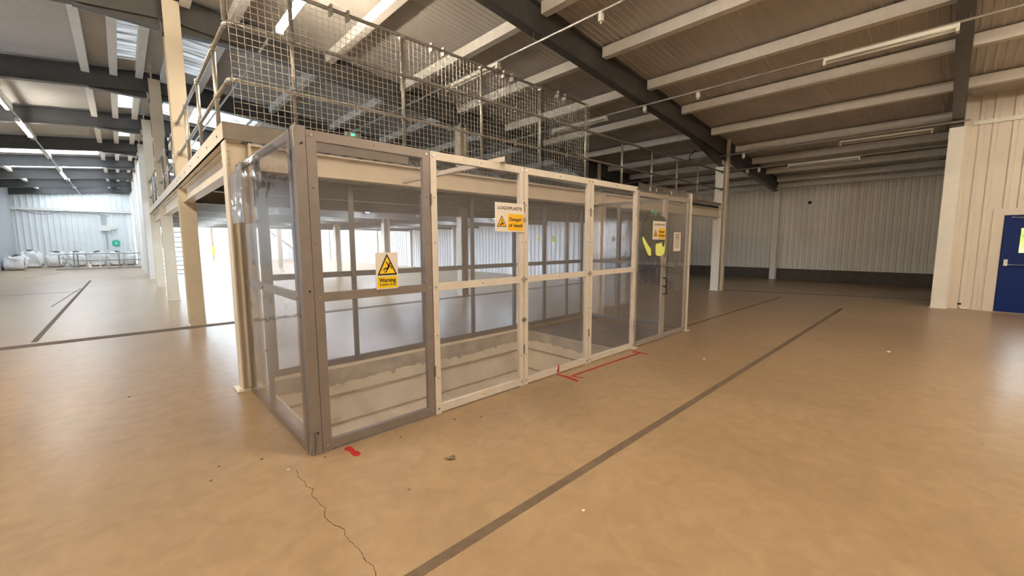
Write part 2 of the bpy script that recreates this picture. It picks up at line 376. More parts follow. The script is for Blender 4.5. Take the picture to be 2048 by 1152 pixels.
# the pit inside the enclosure
b = MB()
t = 0.12
b.box(x0 - t, y0 - t, zp - 0.1, x1 + t, y1 + t, zp)                                         # bottom
b.box(x0, y1 - 0.02, zp, x1, y1 - 0.0005, -0.001).box(x0, y0, zp, x1, y0 + 0.02, -0.001).box(x0, y0 + 0.02, zp, x0 + 0.02, y1 - 0.02, -0.001)
pit = struct(b.build('floor_pit', 'pit'), 'pale sunken concrete pit inside the clear enclosure')
MB().box(x1, y0, zp, x1 + 0.25, y1 + t, -0.056).build('end_wall', 'pit', pit)
b = MB()                                                                                   # ledges round the walls
for z in (-0.40, -0.785): b.box(x0 + 0.02, y1 - 0.045, z - 0.012, x1, y1 - 0.02, z + 0.012).box(x1 - 0.022, y0, z - 0.012, x1, y1, z + 0.012)
b.build('wall_ledge', 'pitgroove', pit)
def stain(base, n, fn, length, amp, seed):
    """ragged damp patch running down from the top of a pit wall"""
    rnd = random.Random(seed); poly = [(0, 0)]
    for i in range(n + 1):
        u = length * i / n
        d = base * (0.9 + 0.35 * noise.noise((u * 0.8 + seed, 0.3, seed))) + (rnd.uniform(0.2, 1) * amp if rnd.random() < 0.25 else rnd.uniform(0, 0.02))
        poly.append((u, -d))
    poly.append((length, 0))
    b = MB()
    for i in range(1, n + 1):
        a, c = poly[i], poly[i + 1]; k = len(b.v)
        for uu, zz in ((a[0], 0), (c[0], 0), c, a): b.v.append(tuple(fn(uu, zz)))
        b.f.append((k + 3, k + 2, k + 1, k))
    return b
stain(0.21, 90, lambda u, z: (x0 + u, y1 - 0.022, -0.04 + z), x1 - x0, 0.09, 3).build('damp_stain', 'pitstain', pit)
stain(0.19, 40, lambda u, z: (x1 - 0.002, y1 - u, -0.06 + z), 2.1, 0.05, 5).build('damp_stain', 'pitstain', pit)
MB().box(x1 + 0.001, y0, -0.3, xe, y1, -0.055).build('landing', 'landing', pit)

# ---------------------------------------------------------------- walls
Z = (0, 0, 1)
rtop = lambda X0: (lambda q: zroof(X0 + q) - 0.02)
b = MB()                                                       # far gable with the open loading doorway
DX0, DX1, DZ = 0.9, 7.6, 4.2
def gable(b, a, c, z0, Y, n): b.ribs((a, Y, 0), (1, 0, 0), c - a, Z, n, 0.30, 0.045, rtop(a), z0)
gable(b, XL, -0.0, 0, YF, (0, -1, 0)); gable(b, 0.0, DX0, 0, YF, (0, -1, 0)); gable(b, DX0, DX1, DZ, YF, (0, -1, 0)); gable(b, DX1, XR, 0, YF, (0, -1, 0))
wall_far = struct(b.build('wall_far', 'rib_cool'), 'white ribbed cladding of the far gable wall')
b = MB().box(XL, YF - 0.22, 4.02, -0.1, YF - 0.05, 4.2).box(XL, YF - 0.3, 4.24, -0.1, YF - 0.28, 4.26)
b.build('sheeting_rail', 'white_paint', wall_far)
MB().box(DX0 - 0.15, YF - 0.12, 0, DX0, YF + 0.1, DZ + 0.15).box(DX1, YF - 0.12, 0, DX1 + 0.15, YF + 0.1, DZ + 0.15).box(DX0, YF - 0.12, DZ, DX1, YF + 0.1, DZ + 0.15).build('door_frame', 'white_paint', wall_far)
LOPENINGS = [(9.0, 11.5)]; LDZ = 4.2       # unseen opening added in the left wall to let daylight in
b = MB(); ya = YB
for d0, d1 in LOPENINGS + [(YF, YF)]:
    b.ribs((XL, ya, 0), (0, 1, 0), d0 - ya, Z, (1, 0, 0), 0.30, 0.03, zroof(XL) - 0.02)
    if d1 > d0: b.ribs((XL, d0, 0), (0, 1, 0), d1 - d0, Z, (1, 0, 0), 0.30, 0.03, zroof(XL) - 0.02, LDZ)
    ya = d1
struct(b.build('wall_left', 'rib_grey'), 'grey cladding of the left side wall')
b = MB().ribs((XR, -3.2, 0), (0, 1, 0), YF + 3.2, Z, (-1, 0, 0), 0.20, 0.035, zroof(XR) - 0.02, 0.46)
wall_right = struct(b.build('wall_right', 'rib_white'), 'dim white ribbed cladding of the right side wall')
MB().box(XR - 0.02, -3.2, 0, XR + 0.1, YF, 0.46).build('plinth', 'plinth', wall_right)
MB().box(XR - 0.10, -3.2, 3.86, XR - 0.04, YF, 4.02).build('eaves_rail', 'purlin', wall_right)
MB().box(XR - 0.07, -3.2, 2.05, XR - 0.037, YF, 2.07).build('sheet_lap', 'rib_white', wall_right)
b = MB().ribs((XM, -3.2, 0), (1, 0, 0), XR - XM, Z, (0, 1, 0), 0.2, 0.035, rtop(XM))
b.box(XM - 0.1, -3.26, 0, XM + 0.4, -3.2, 4.9)
struct(b.build('wall_end', 'rib_white'))
b = MB(); DY0, DY1, DH = -3.98, -4.93, 2.17                     # wall that holds the blue door
zt = zroof(XM) + 0.05
for a, c, z0 in ((-3.12, DY0 + 0.16, 0), (DY0 + 0.16, DY1 - 0.16, DH + 0.14), (DY1 - 0.16, YB, 0)):
    b.ribs((XM, a, 0), (0, -1, 0), a - c, Z, (-1, 0, 0), 0.205, 0.022, zt, z0, flat=0.5)
wd = struct(b.build('wall_inner_1', 'rib_cream'), 'pale ribbed wall holding the blue door')
MB().box(XM - 0.03, DY0, 0, XM + 0.03, DY0 + 0.17, DH + 0.15).box(XM - 0.03, DY1 - 0.17, 0, XM + 0.03, DY1, DH + 0.15).box(XM - 0.03, DY1, DH, XM + 0.03, DY0, DH + 0.15).build('door_surround', 'rib_cream', wd)
b = MB().ribs((XM, 7.15, 0), (0, 1, 0), YF - 7.15, Z, (-1, 0, 0), 0.26, 0.05, zt)
struct(b.build('wall_inner_2', 'rib_cool'), 'white ribbed wall seen beneath the mezzanine')
b = MB().ribs((0.0, 22.2, 0), (0, 1, 0), YF - 22.4, Z, (-1, 0, 0), 0.3, 0.03, 5.6, 0.0, back=0.03)  # added to keep the far bays' strong light off the left hall
struct(b.build('wall_added_partition', 'rib_cool'), 'added white ribbed partition along the far ridge columns')
b = MB().ribs((XL, YB, 0), (1, 0, 0), XM - XL, Z, (0, 1, 0), 0.3, 0.04, rtop(XL))
struct(b.build('wall_back', 'rib_white'))

# blue fire door
d = bpy.data.objects.new('door_1', None); COL.objects.link(d); d['_o'] = (XM, -4.45, 0.0); d.location = (XM, -4.45, 0)
struct(d, 'dark blue door with small window and push bar')
gy0, gy1, gz0, gz1 = -4.24, -4.66, 1.34, 1.88
b = MB(); xa, xb = XM - 0.055, XM - 0.01
b.box(xa, DY1 + 0.012, 0.01, xb, gy1, DH - 0.01).box(xa, gy0, 0.01, xb, DY0 - 0.012, DH - 0.01).box(xa, gy1, 0.01, xb, gy0, gz0).box(xa, gy1, gz1, xb, gy0, DH - 0.01)
b.build('door_leaf', 'blue', d)
MB().box(XM - 0.035, gy1, gz0, XM - 0.029, gy0, gz1).build('window_pane', 'glass', d)
b = MB()
for a in ((gy1 - .02, gz0 - .02, gy0 + .02, gz0), (gy1 - .02, gz1, gy0 + .02, gz1 + .02), (gy1 - .02, gz0, gy1, gz1), (gy0, gz0, gy0 + .02, gz1)): b.box(xa - 0.008, a[0], a[1], xa, a[2], a[3])
b.build('window_bead', 'blue', d)
bar = MB().tube((xa - 0.075, -4.06, 1.075), (xa - 0.075, -4.85, 1.075), 0.011, 10).build('push_bar', 'steel', d, smooth=True)
for y in (-4.07, -4.84): MB().box(xa - 0.09, y - 0.028, 1.05, xa, y + 0.028, 1.19).build('bar_bracket', 'plastic_white', bar)
MB().box(xa - 0.05, -4.62, 2.06, xa, -4.32, 2.115).bar((xa - 0.025, -4.33, 2.10), (xa - 0.05, -4.08, 2.12), 0.02, 0.012).build('door_closer', 'steel', d)
MB().box(XM - 0.009, DY1 - 0.03, 0.0, XM + 0.025, DY1 + 0.04, DH + 0.03).box(XM - 0.009, DY0 - 0.04, 0.0, XM + 0.025, DY0 + 0.03, DH + 0.03).box(XM - 0.009, DY1, DH - 0.04, XM + 0.025, DY0, DH + 0.03).build('door_stop', 'blue', d)
MB().box(XM - 0.06, DY1, -0.0, XM + 0.05, DY0, 0.012).build('threshold', 'steel', d)

# ---------------------------------------------------------------- roof sheets, purlins
def roof(name, xa, xb, ya, yb, label, rl=()):
    sg = 1 if xb > xa else -1; L_ = abs(xb - xa); sl = Vector((sg, 0, -0.1)).normalized(); nn = Vector((0.1 * sg, 0, 1)).normalized()
    b = MB(); k = L_ * math.sqrt(1.01)
    pitch = 0.125
    b.ribs((xa, ya, zroof(xa)), (0, 1, 0), yb - ya, sl, -nn, pitch, 0.007, k, 0, flat=0.6, back=0.10)
    return struct(b.build(name, 'roof'), label)
ceil_l = roof('ceiling_left', 0, XL - 0.15, YB, YF + 0.1, 'white ribbed roof lining of the left slope')
ceil_r = roof('ceiling_right', 0, XM + 0.05, YB, YF + 0.1, 'white ribbed roof lining of the right slope')
ceil_e = roof('ceiling_lean_to', XM + 0.05, XR + 0.15, -3.3, YF + 0.1, 'white ribbed roof lining low over the side aisle')
def rooflight(par, xa, xb, ya, yb, m):
    b = MB(); n = Vector((0.1 if xa >= 0 else -0.1, 0, 1)).normalized(); dz = 0.024
    t = ya
    while t < yb - 0.01:
        b.quad((xa, t, zroof(xa) - dz), (xb, t, zroof(xb) - dz), (xb, t + 0.10, zroof(xb) - dz), (xa, t + 0.10, zroof(xa) - dz))
        b.quad((xa, t + .10, zroof(xa) - dz), (xb, t + .10, zroof(xb) - dz), (xb, t + .16, zroof(xb) - dz - .02), (xa, t + .16, zroof(xa) - dz - .02))
        b.quad((xa, t + .16, zroof(xa) - dz - .02), (xb, t + .16, zroof(xb) - dz - .02), (xb, t + .2, zroof(xb) - dz), (xa, t + .2, zroof(xa) - dz))
        t += 0.2
    tag(b.build('rooflight', m, par), 'translucent bluish white roof sheet')
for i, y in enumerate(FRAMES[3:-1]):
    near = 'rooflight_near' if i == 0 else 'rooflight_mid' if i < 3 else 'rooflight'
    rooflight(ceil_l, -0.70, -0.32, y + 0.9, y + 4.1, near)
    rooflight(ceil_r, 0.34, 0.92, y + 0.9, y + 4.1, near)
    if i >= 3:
        for xa in (-3.0, -4.85): rooflight(ceil_l, xa, xa + 1.6, y + 0.6, y + 4.4, 'rooflight')  # extra glowing sheets added to brighten the far left gable
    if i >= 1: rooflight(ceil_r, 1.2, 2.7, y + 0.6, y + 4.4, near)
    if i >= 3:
        for xa in (3.05, 4.9, 6.75, 8.55, 10.35): rooflight(ceil_r, xa, xa + 1.4, y + 0.4, y + 4.6, 'rooflight_fill')  # extra glowing sheets added to light the bays past the mezzanine

PX_R = [0.26, 1.0, 2.85, 4.70, 6.53, 8.35, 10.15, 12.15]; PX_E = [14.2, 15.9, 17.6, 19.1]; PX_L = [-0.25, -0.74, -1.25, -3.1, -4.95]
pm = None
bays = list(zip([YB] + FRAMES, FRAMES + [YF]))
for par, xs in ((ceil_r, PX_R), (ceil_e, PX_E), (ceil_l, PX_L)):
    for x in xs:
        for ya, yb in bays:
            if par is ceil_e and yb <= -3: continue
            L_ = yb - ya
            if L_ < 0.5: continue
            if pm is None:
                b = MB(); b.box(-0.075, -0.5, 0, 0.075, 0.5, 0.006).box(-0.075, -0.5, 0.006, -0.067, 0.5, 0.2).box(-0.067, -0.5, 0.194, 0.075, 0.5, 0.2).box(0.069, -0.5, 0.006, 0.075, 0.5, 0.03)
                o = b.build('purlin', 'purlin', par); pm = o.data
            else:
                o = bpy.data.objects.new('purlin', pm); COL.objects.link(o); o.parent = par
            gap = 0.105
            o.location = (x, (ya + yb) / 2, zroof(x) - 0.232); o.scale = (1 if x > 0 else -1, L_ - 2 * gap, 1)

# ---------------------------------------------------------------- rafters and columns
ROWN = {-8.0: 'over the floor behind the photographer', -3.1: 'landing on the white column beside the blue door', 2.05: 'crossing above the clear enclosure to the mezzanine end column',
        7.0: 'meeting the first tall ridge column behind the guard mesh'}
for i, y in enumerate(FRAMES):
    where = ROWN.get(y, 'at the %s tall ridge column from the front' % ORD[i - 3] if i >= 3 else '')
    xe = XR if y > -4 else XM
    b = MB(); dp = 0.50; zc = lambda x: 5.64 - 0.1 * abs(x) + dp / 2 + 0.02
    t = thing('roof_rafter', (0, y, 5.6), 'dark grey steel roof rafter ' + where, 'rafter', 'roof rafters')
    for a, c in ((0, xe), (0, XL)):
        s_ = MB().ibeam((a, y, zc(a)), (c, y, zc(c)), dp, 0.19, 0.02, 0.014, (0, 0, 1))
        s_.build('rafter_beam', 'dark_steel', t)
    if y >= 2:                                                  # haunches towards the columns
        def haunch(xc, sg, L_, dd):
            zb = 5.64 - 0.1 * abs(xc); zb2 = 5.64 - 0.1 * abs(xc + sg * L_)
            poly = [(xc, zb + 0.06), (xc, zb - dd), (xc + sg * L_, zb2 + 0.01), (xc + sg * L_, zb2 + 0.06)]
            hb = MB().prism(poly, lambda a, z, q: (a, q, z), y - 0.006, y + 0.006)
            hb.bar((xc, y, zb - dd), (xc + sg * L_, y, zb2), 0.17, 0.016); hb.build('haunch', 'dark_steel', t)
        if y > 6: haunch(-0.12, -1, 1.1, 0.14); haunch(0.15, 1, 1.1, 0.14)
        haunch(XM - 0.15, -1, 2.1, 0.30)
def column(name, x, y, h, dx, dy, m, label, group, up, cap=True, base=True):
    t = thing(name, (x, y, 0), label, 'column', group)
    zb = 0.0
    dep, wid = (dx, dy) if up == 'x' else (dy, dx)
    MB().ibeam((x, y, 0.006), (x, y, h), dep, wid, 0.018, 0.012, (1, 0, 0) if up == 'x' else (0, 1, 0)).build('shaft', m, t)
    if base:
        MB().box(x - dx / 2 - 0.03, y - dy / 2 - 0.03, 0, x + dx / 2 + 0.03, y + dy / 2 + 0.03, 0.012).build('base_plate', m, t)
    return t
def bolt(par, p, axis=(0, -1, 0), r=0.011, m='steel'):
    p = Vector(p); a = Vector(axis); return MB().tube(p - a * 0.002, p + a * 0.008, r, 8, r * 0.8).build('bolt', m, par)
for i, y in enumerate(FRAMES[3:-1]):
    lab = 'tall cream steel ridge column at the mezzanine edge, %s from the front' % ORD[i] if i < 3 else 'tall pale ridge column in the far row past the mezzanine, %s from the front' % ORD[i]
    t = column('ridge_column', 0.05, y, 6.0, 0.25, 0.30, 'cream' if i < 3 else 'white_paint', lab, 'ridge columns', 'y')
    if i == 0:
        for dx_ in (-0.08, 0.09): bolt(t, (0.05 + dx_, y - 0.15, 0.18))
    MB().box(-0.10, y - 0.13, 5.42, 0.20, y + 0.13, 5.46).build('cap_plate', 'dark_steel', t)
for i, y in enumerate(FRAMES[3:-2]):
    column('inner_column', 6.62, y, zroof(6.62) - 0.5, 0.24, 0.24, 'cream', 'cream steel column under and through the mezzanine deck, %s row back' % ORD[i], 'columns beneath the mezzanine', 'x')
for i, y in enumerate(FRAMES[1:-1]):
    lab = ['white steel column beside the wall with the blue door', 'white steel column carrying the right end of the mezzanine'][i] if i < 2 else 'white column standing against the ribbed wall behind the mezzanine, %s from the front' % ORD[i - 2]
    t = column('aisle_column', XM - 0.02 if i else 13.36, y if i != 1 else 2.10, 4.2, 0.27, 0.25, 'white_paint', lab, 'aisle columns', 'x')
    if i >= 1: MB().box(XM - 0.06, y - 0.16, 0, XM + 0.10, y - 0.10, 4.9).build('side_channel', 'cream', t)
    MB().box(XM - 0.17, y - 0.105, 4.21, XM + 0.13, y + 0.105, zroof(XM) - 0.5).build('column_head', 'dark_steel', t)
t = thing('wall_column', (XR - 0.15, 2.0, 0), 'pale narrow column against the dim right wall', 'column')
MB().ibeam((XR - 0.15, 2.0, 0), (XR - 0.15, 2.0, 3.85), 0.2, 0.22, 0.014, 0.01, (1, 0, 0)).build('shaft', 'rib_white', t)

# ---------------------------------------------------------------- mezzanine
MY0, MY1, MX1 = 2.05, 22.1, 13.28
mz = thing('mezzanine_platform', (0, MY0, 0), 'cream steel mezzanine platform with galvanised deck behind the enclosure', 'mezzanine')
def beam(name, p0, p1, dep, wid, m='cream'): return MB().ibeam(p0, p1, dep, wid, 0.016, 0.012).build(name, m, mz)
zb, zt_ = 2.38, 2.645; zm = (zb + zt_) / 2
beam('edge_beam', (0.13, MY0, zm), (6.42, MY0, zm), zt_ - zb, 0.16); beam('edge_beam', (6.74, MY0, zm), (MX1 - 0.03, MY0, zm), zt_ - zb, 0.16)
for a, c in ((MY0 + 0.1, 6.84), (7.16, 11.84), (12.16, 16.84)): beam('side_beam', (0.05, a, zm), (0.05, c, zm), zt_ - zb, 0.14)
y = 4.5
while y < MY1 + 0.1:
    beam('cross_beam', (0.14, y, zm), (6.5, y, zm), zt_ - zb, 0.15, 'deck_edge'); beam('cross_beam', (6.75, y, zm), (MX1, y, zm), zt_ - zb, 0.15, 'deck_edge'); y += 2.5
# deck: trapezoidal sheet plus boards
b = MB(); yk = 0.14; t_ = MY0 - 0.03
b.ribs((0.2, 0, 2.70), (1, 0, 0), 1.4, (0, 1, 0), (0, 0, -1), 0.2, 0.045, 17.0, MY0 - 0.02, back=0.02).ribs((1.6, 0, 2.70), (1, 0, 0), MX1 - 1.6, (0, 1, 0), (0, 0, -1), 0.2, 0.045, MY1, MY0 - 0.02, back=0.02)
b.build('deck_sheet', 'deck', mz)
MB().box(-0.02, MY0 + 0.02, 2.722, MX1, 16.9, 2.76).box(1.6, 16.9, 2.722, MX1, MY1, 2.76).build('deck_board', 'deck_edge', mz)
b = MB().box(-0.10, MY0 - 0.075, 2.655, -0.085, 16.9, 2.835).box(-0.10, MY0 - 0.075, 2.655, 0.06, 16.9, 2.667)
b.build('side_toe_channel', 'cream', mz)
MB().box(-0.10, MY0 - 0.09, 2.665, 2.0, MY0 - 0.076, 2.835).box(-0.085, MY0 - 0.08, 2.822, 13.2, MY0 + 0.1, 2.835).box(2.0, MY0 - 0.085, 2.765, 13.2, MY0 - 0.075, 2.835).build('front_toe_channel', 'deck_edge', mz)
for y in (2.3, 3.0, 3.75, 4.6, 5.35, 6.1, 6.6): bolt(mz, (-0.10, y, 2.74), (-1, 0, 0), 0.014, 'galv_dark')
def mcol(x, y, h, dep, wid):
    s = MB().ibeam((x, y, 0.014), (x, y, h), dep, wid, 0.016, 0.012, (1, 0, 0)).build('mezzanine_column', 'cream', mz)
    MB().box(x - 0.17, y - 0.13, 0, x + 0.17, y + 0.13, 0.014).build('base_plate', 'cream', s)
    for dx_ in (-0.14, 0.14): bolt(s, (x + dx_, y - 0.09, 0.014), (0, 0, 1), 0.014, 'galv')
    return s
c0 = mcol(0.02, MY0, 2.65, 0.23, 0.20)
for z in (2.42, 2.49, 2.56): bolt(c0, (0.02 - 0.07, MY0 - 0.01, z), (0, -1, 0), 0.012, 'cream')
mcol(6.58, MY0, 2.65, 0.26, 0.2)
# exit light fixture under the roof, deck profile ends visible along the front edge
b = MB(); x = 0.3
while x < 13.0:
    b.box(x, MY0 - 0.06, 2.672, x + 0.035, MY0 - 0.045, 2.705); x += 0.075
tag(b.build('deck_rib_end', 'black', mz), kind='stuff')

# ---------------------------------------------------------------- guard rails on the mezzanine
def fitting(par, p, ax='x', r=0.033, L_=0.06):
    dd = {'x': Vector((1, 0, 0)), 'y': Vector((0, 1, 0)), 'z': Vector((0, 0, 1))}[ax] * L_ / 2
    return MB().tube(Vector(p) - dd, Vector(p) + dd, r, 10).build('clamp_fitting', 'galv', par, smooth=False)
RX = [0.63, 2.0, 3.36, 4.72, 6.08]; RX2 = [7.45, 8.80, 10.18, 11.52]
Yr = MY0 + 0.0
gf = thing('guard_rail', (0.0, Yr, 2.84), 'tall galvanised tube guard rail with wire mesh along the mezzanine front', 'railing')
for x in RX:
    p = MB().tube((x, Yr, 2.85), (x, Yr, 4.35), 0.0235, 10).build('post', 'galv', gf, smooth=True)
    MB().tube((x, Yr, 2.836), (x, Yr, 2.90), 0.034, 10).build('post_socket', 'galv', p)
    for z in (3.28, 3.83, 4.33): fitting(p, (x, Yr - 0.005, z), 'x'); fitting(p, (x, Yr, z), 'z')
MB().tube((0.0, Yr, 4.35), (6.1, Yr, 4.35), 0.022, 10).build('top_rail', 'galv_dark', gf, smooth=True)
for z in (3.83, 3.28): MB().tube((0.05, Yr - 0.045, z), (13.32, Yr - 0.045, z), 0.022, 10).build('rail', 'galv_dark', gf, smooth=True)
MB().tube((0.0, Yr, 3.86), (0.0, Yr, 4.36), 0.0235, 10).build('corner_post', 'galv', gf, smooth=True)
for z in (3.83, 3.28):
    MB().path([(0.09, Yr - 0.045, z), (0.035, Yr - 0.035, z), (0.005, Yr, z), (0.0, Yr + 0.06, z)], 0.026, 8).build('elbow', 'galv', gf, smooth=True)
for x in RX2:
    p = MB().tube((x, Yr, 2.80), (x, Yr, 3.84), 0.0235, 10).build('post', 'galv', gf, smooth=True)
    MB().tube((x, Yr, 2.79), (x, Yr, 2.87), 0.034, 10).build('post_socket', 'galv', p)
    fitting(p, (x, Yr - 0.03, 3.28), 'x', 0.03)
for z in (3.83, 3.28): MB().tube((13.295, Yr - 0.045, z), (13.315, Yr - 0.045, z), 0.05, 10).build('wall_flange', 'galv', gf)
# wire mesh, one sheet per bay
GX = [0.02] + RX
for k, (a, c) in enumerate(zip(GX[:-1], GX[1:])):
    b = MB(); n = max(2, round((c - a) / 0.066)); w = 0.0019; Ym = Yr - 0.07
    za, zc_ = 2.86, 4.31
    for i in range(n + 1):
        x = a + (c - a) * i / n; b.box(x - w, Ym - w, za, x + w, Ym + w, zc_)
    m_ = round((zc_ - za) / 0.066)
    for i in range(m_ + 1):
        z = za + (zc_ - za) * i / m_; b.box(a, Ym - 3 * w, z - w, c, Ym - w, z + w)
    tag(b.build('mesh_panel', 'wire', gf), kind='stuff')
    if k: 
        for dx_ in (0.42, 0.62): MB().box(a + dx_, Ym - 0.012, 4.26, a + dx_ + 0.022, Ym + 0.075, 4.375).build('mesh_clip', 'galv_dark', gf)
        for z in (3.83, 3.28):
            MB().box(a + 0.68, Ym - 0.012, z - 0.05, a + 0.70, Ym + 0.03, z + 0.03).build('mesh_clip', 'galv_dark', gf)
def side_rail(ya, yb, posts, label):
    g = thing('guard_rail', (0.0, ya, 2.84), label, 'railing', 'side rails of the mezzanine')
    for z in (3.83, 3.28):
        MB().tube((0.0, ya, z), (0.0, yb, z), 0.022, 10).build('rail', 'galv', g, smooth=True)
        if yb - ya > 1: MB().tube((0.0, yb - 0.015, z), (0.0, yb, z), 0.05, 10).build('wall_flange', 'galv', g)
    for y in posts:
        p = MB().tube((0.0, y, 2.84), (0.0, y, 3.86), 0.0235, 10).build('post', 'galv', g, smooth=True)
        MB().tube((0.0, y, 2.836), (0.0, y, 2.90), 0.034, 10).build('post_socket', 'galv', p)
        for z in (3.28, 3.83): fitting(p, (0.0, y, z), 'y', 0.031); fitting(p, (0, y, z), 'z', 0.031)
    return g
side_rail(MY0 + 0.06, 6.85, (2.78, 4.15, 5.6), 'galvanised two-rail guard between the mezzanine corner and the nearest tall column')
g2 = side_rail(7.15, 11.85, (8.1, 9.5, 10.9), 'two-rail guard between the first and second tall columns')
side_rail(12.15, 16.85, (13.1, 14.5, 15.9), 'two-rail guard between the second and third tall columns')
b = MB(); c_ = Vector((-0.06, 8.6, 3.68))
ring = [c_ + Vector((0, 0.16 * math.cos(a), 0.19 * math.sin(a))) for a in [2 * math.pi * i / 16 for i in range(17)]]
tag(b.path(ring, 0.02, 6).build('cable_coil', 'black'), 'black coiled cable hung on the mezzanine side rail', 'cable')

# rear railing of the mezzanine seen above the deck
gb = thing('guard_rail', (7.0, 6.8, 2.84), 'low galvanised guard rail farther back on the mezzanine deck', 'railing')
for x in (6.9, 8.4, 9.9, 11.4, 12.9): MB().tube((x, 6.7, 2.765), (x, 6.7, 3.85), 0.022, 8).build('post', 'galv', gb)
for z in (3.3, 3.85): MB().tube((6.78, 6.7, z), (13.25, 6.7, z), 0.02, 8).build('rail', 'galv', gb)

# ---------------------------------------------------------------- clear enclosure round the pit
en = thing('safety_enclosure', (0, 0, 0), 'clear plastic screen enclosure in metal frames around the floor pit', 'enclosure')
ET = 2.40
def frame_panel(xa, xb, m, par, w=0.062, sheet='sheet', bolts=True, yb=0.0, top=ET, rails=True):
    yf, yk = yb - 0.02, yb + 0.02
    for a in (xa, xb - w): MB().box(a, yf, 0.0, a + w, yk, top).build('stile', m, par)
    MB().box(xa + w, yf, 0.012, xb - w, yk, 0.085).build('bottom_rail', m, par)
    MB().box(xa + w, yf, 1.165, xb - w, yk, 1.232).build('mid_rail', m, par)
    MB().box(xa + w, yf, top - 0.07, xb - w, yk, top).build('top_rail', m, par)
    MB().box(xa + 0.02, yk - 0.012, 0.03, xb - 0.02, yk - 0.008, top - 0.03).build('clear_sheet', sheet, par)
    if bolts:
        for a in (xa + w / 2, xb - w / 2):
            for z in (0.05, 1.2, top - 0.035): bolt(par, (a, yf, z), (0, -1, 0), 0.014)
            for z in (0.35, 0.75, 1.6, 2.0): bolt(par, (a, yf, z), (0, -1, 0), 0.006, 'galv_dark')
        for z in (0.05, 1.2, top - 0.035): bolt(par, ((xa + xb) / 2, yf, z), (0, -1, 0), 0.006, 'galv_dark')
# corner post (angle) and panels
b = MB().box(-0.012, -0.02, 0.0, 0.062, -0.012, ET + 0.02).box(-0.012, -0.012, 0.0, -0.004, 0.062, ET + 0.02)
b.build('corner_post', 'taupe', en)
for z in (0.17, 1.25, 2.30): bolt(en, (0.035, -0.02, z), (0, -1, 0), 0.009, 'black')
MB().path([(-0.03, -0.01, 0.012), (-0.02, -0.022, 0.05), (-0.018, -0.02, 0.11), (-0.012, -0.024, 0.16)], 0.005, 6).build('wire_tie', 'galv', en)
MB().path([(0.01, -0.028, 0.02), (0.02, -0.03, 0.1), (0.012, -0.03, 0.19)], 0.004, 6).build('wire_tie', 'galv_dark', en)
MB().path([(-0.012, -0.024, 2.27), (-0.018, -0.02, 2.36), (-0.004, -0.03, 2.43)], 0.006, 6).build('wire_tie', 'galv', en)
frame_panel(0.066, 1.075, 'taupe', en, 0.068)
for a, c in ((1.082, 2.238), (2.246, 3.440), (3.448, 4.585)): frame_panel(a, c, 'pale_frame', en)
for x in (1.078, 2.242, 3.444):
    for z in (0.42, 1.98): MB().tube((x, -0.026, z - 0.05), (x, -0.026, z + 0.05), 0.009, 8).build('panel_hinge', 'galv_dark', en)
for x in (2.242, 3.444): MB().tube((x, -0.024, 1.17), (x, -0.024, 1.23), 0.016, 8).build('clamp', 'galv', en)
MB().tube((2.242, -0.03, 0.75), (2.242, -0.018, 0.75), 0.028, 12).build('lock_cap', 'galv_dark', en)
MB().tube((2.242, -0.03, 1.84), (2.242, -0.018, 1.84), 0.028, 12).build('lock_cap', 'galv', en)
MB().box(4.50, -0.06, 0, 4.66, 0.06, 0.014).build('foot_plate', 'pale_frame', en)
# left side
ws = 0.06
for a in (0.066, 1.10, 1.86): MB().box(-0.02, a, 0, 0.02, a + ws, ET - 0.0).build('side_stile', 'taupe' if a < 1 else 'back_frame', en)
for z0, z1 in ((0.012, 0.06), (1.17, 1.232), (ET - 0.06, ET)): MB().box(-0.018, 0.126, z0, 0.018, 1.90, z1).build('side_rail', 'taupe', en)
MB().box(-0.026, -0.005, 0.01, -0.021, 1.93, ET - 0.02).build('side_sheet', 'sheet_side', en)
for y, z in ((0.10, 1.2), (1.13, 1.2), (1.13, 0.6), (1.13, 1.8)): bolt(en, (-0.027, y, z), (-1, 0, 0), 0.012)
# crumpled film round the mezzanine column
b = MB(); nu, nv = 46, 40
def film(u, v):
    a = u * 2.6 - 0.5
    z = 1.80 + (0.46 + 0.10 * u) * v + 0.015 * math.sin(u * 9) * v
    y = MY0 - 0.135 - 0.50 * u; x = -0.075 + 0.015 * u
    k = 0.024 * math.sin(min(1, v * 1.6) * math.pi) * (1 - 0.6 * u)
    x -= 0.01 + k * (noise.noise((u * 4, z * 6, 1)) + 0.8 * abs(noise.noise((u * 7 + 3, z * 12, 5))) + 0.25 * math.sin(z * 30 + u * 5))
    y -= k * 0.6 * noise.noise((u * 6 + 9, z * 9, 2)); return (x, y, z)
for i in range(nu + 1):
    for j in range(nv + 1): b.v.append(film(i / nu, j / nv))
for i in range(nu):
    for j in range(nv): a = i * (nv + 1) + j; b.f.append((a, a + nv + 1, a + nv + 2, a + 1))
o = b.build('crumpled_film', 'pvc', en, smooth=True)
md = o.modifiers.new('thickness', 'SOLIDIFY'); md.thickness = 0.002
# tie bar to the mezzanine edge, overhanging the front
MB().box(1.90, -0.10, 2.405, 1.95, MY0 - 0.08, 2.455).build('tie_bar', 'pale_frame', en)
MB().box(1.895, -0.13, 2.40, 1.955, -0.10, 2.46).build('tie_bar_cap', 'black', en)
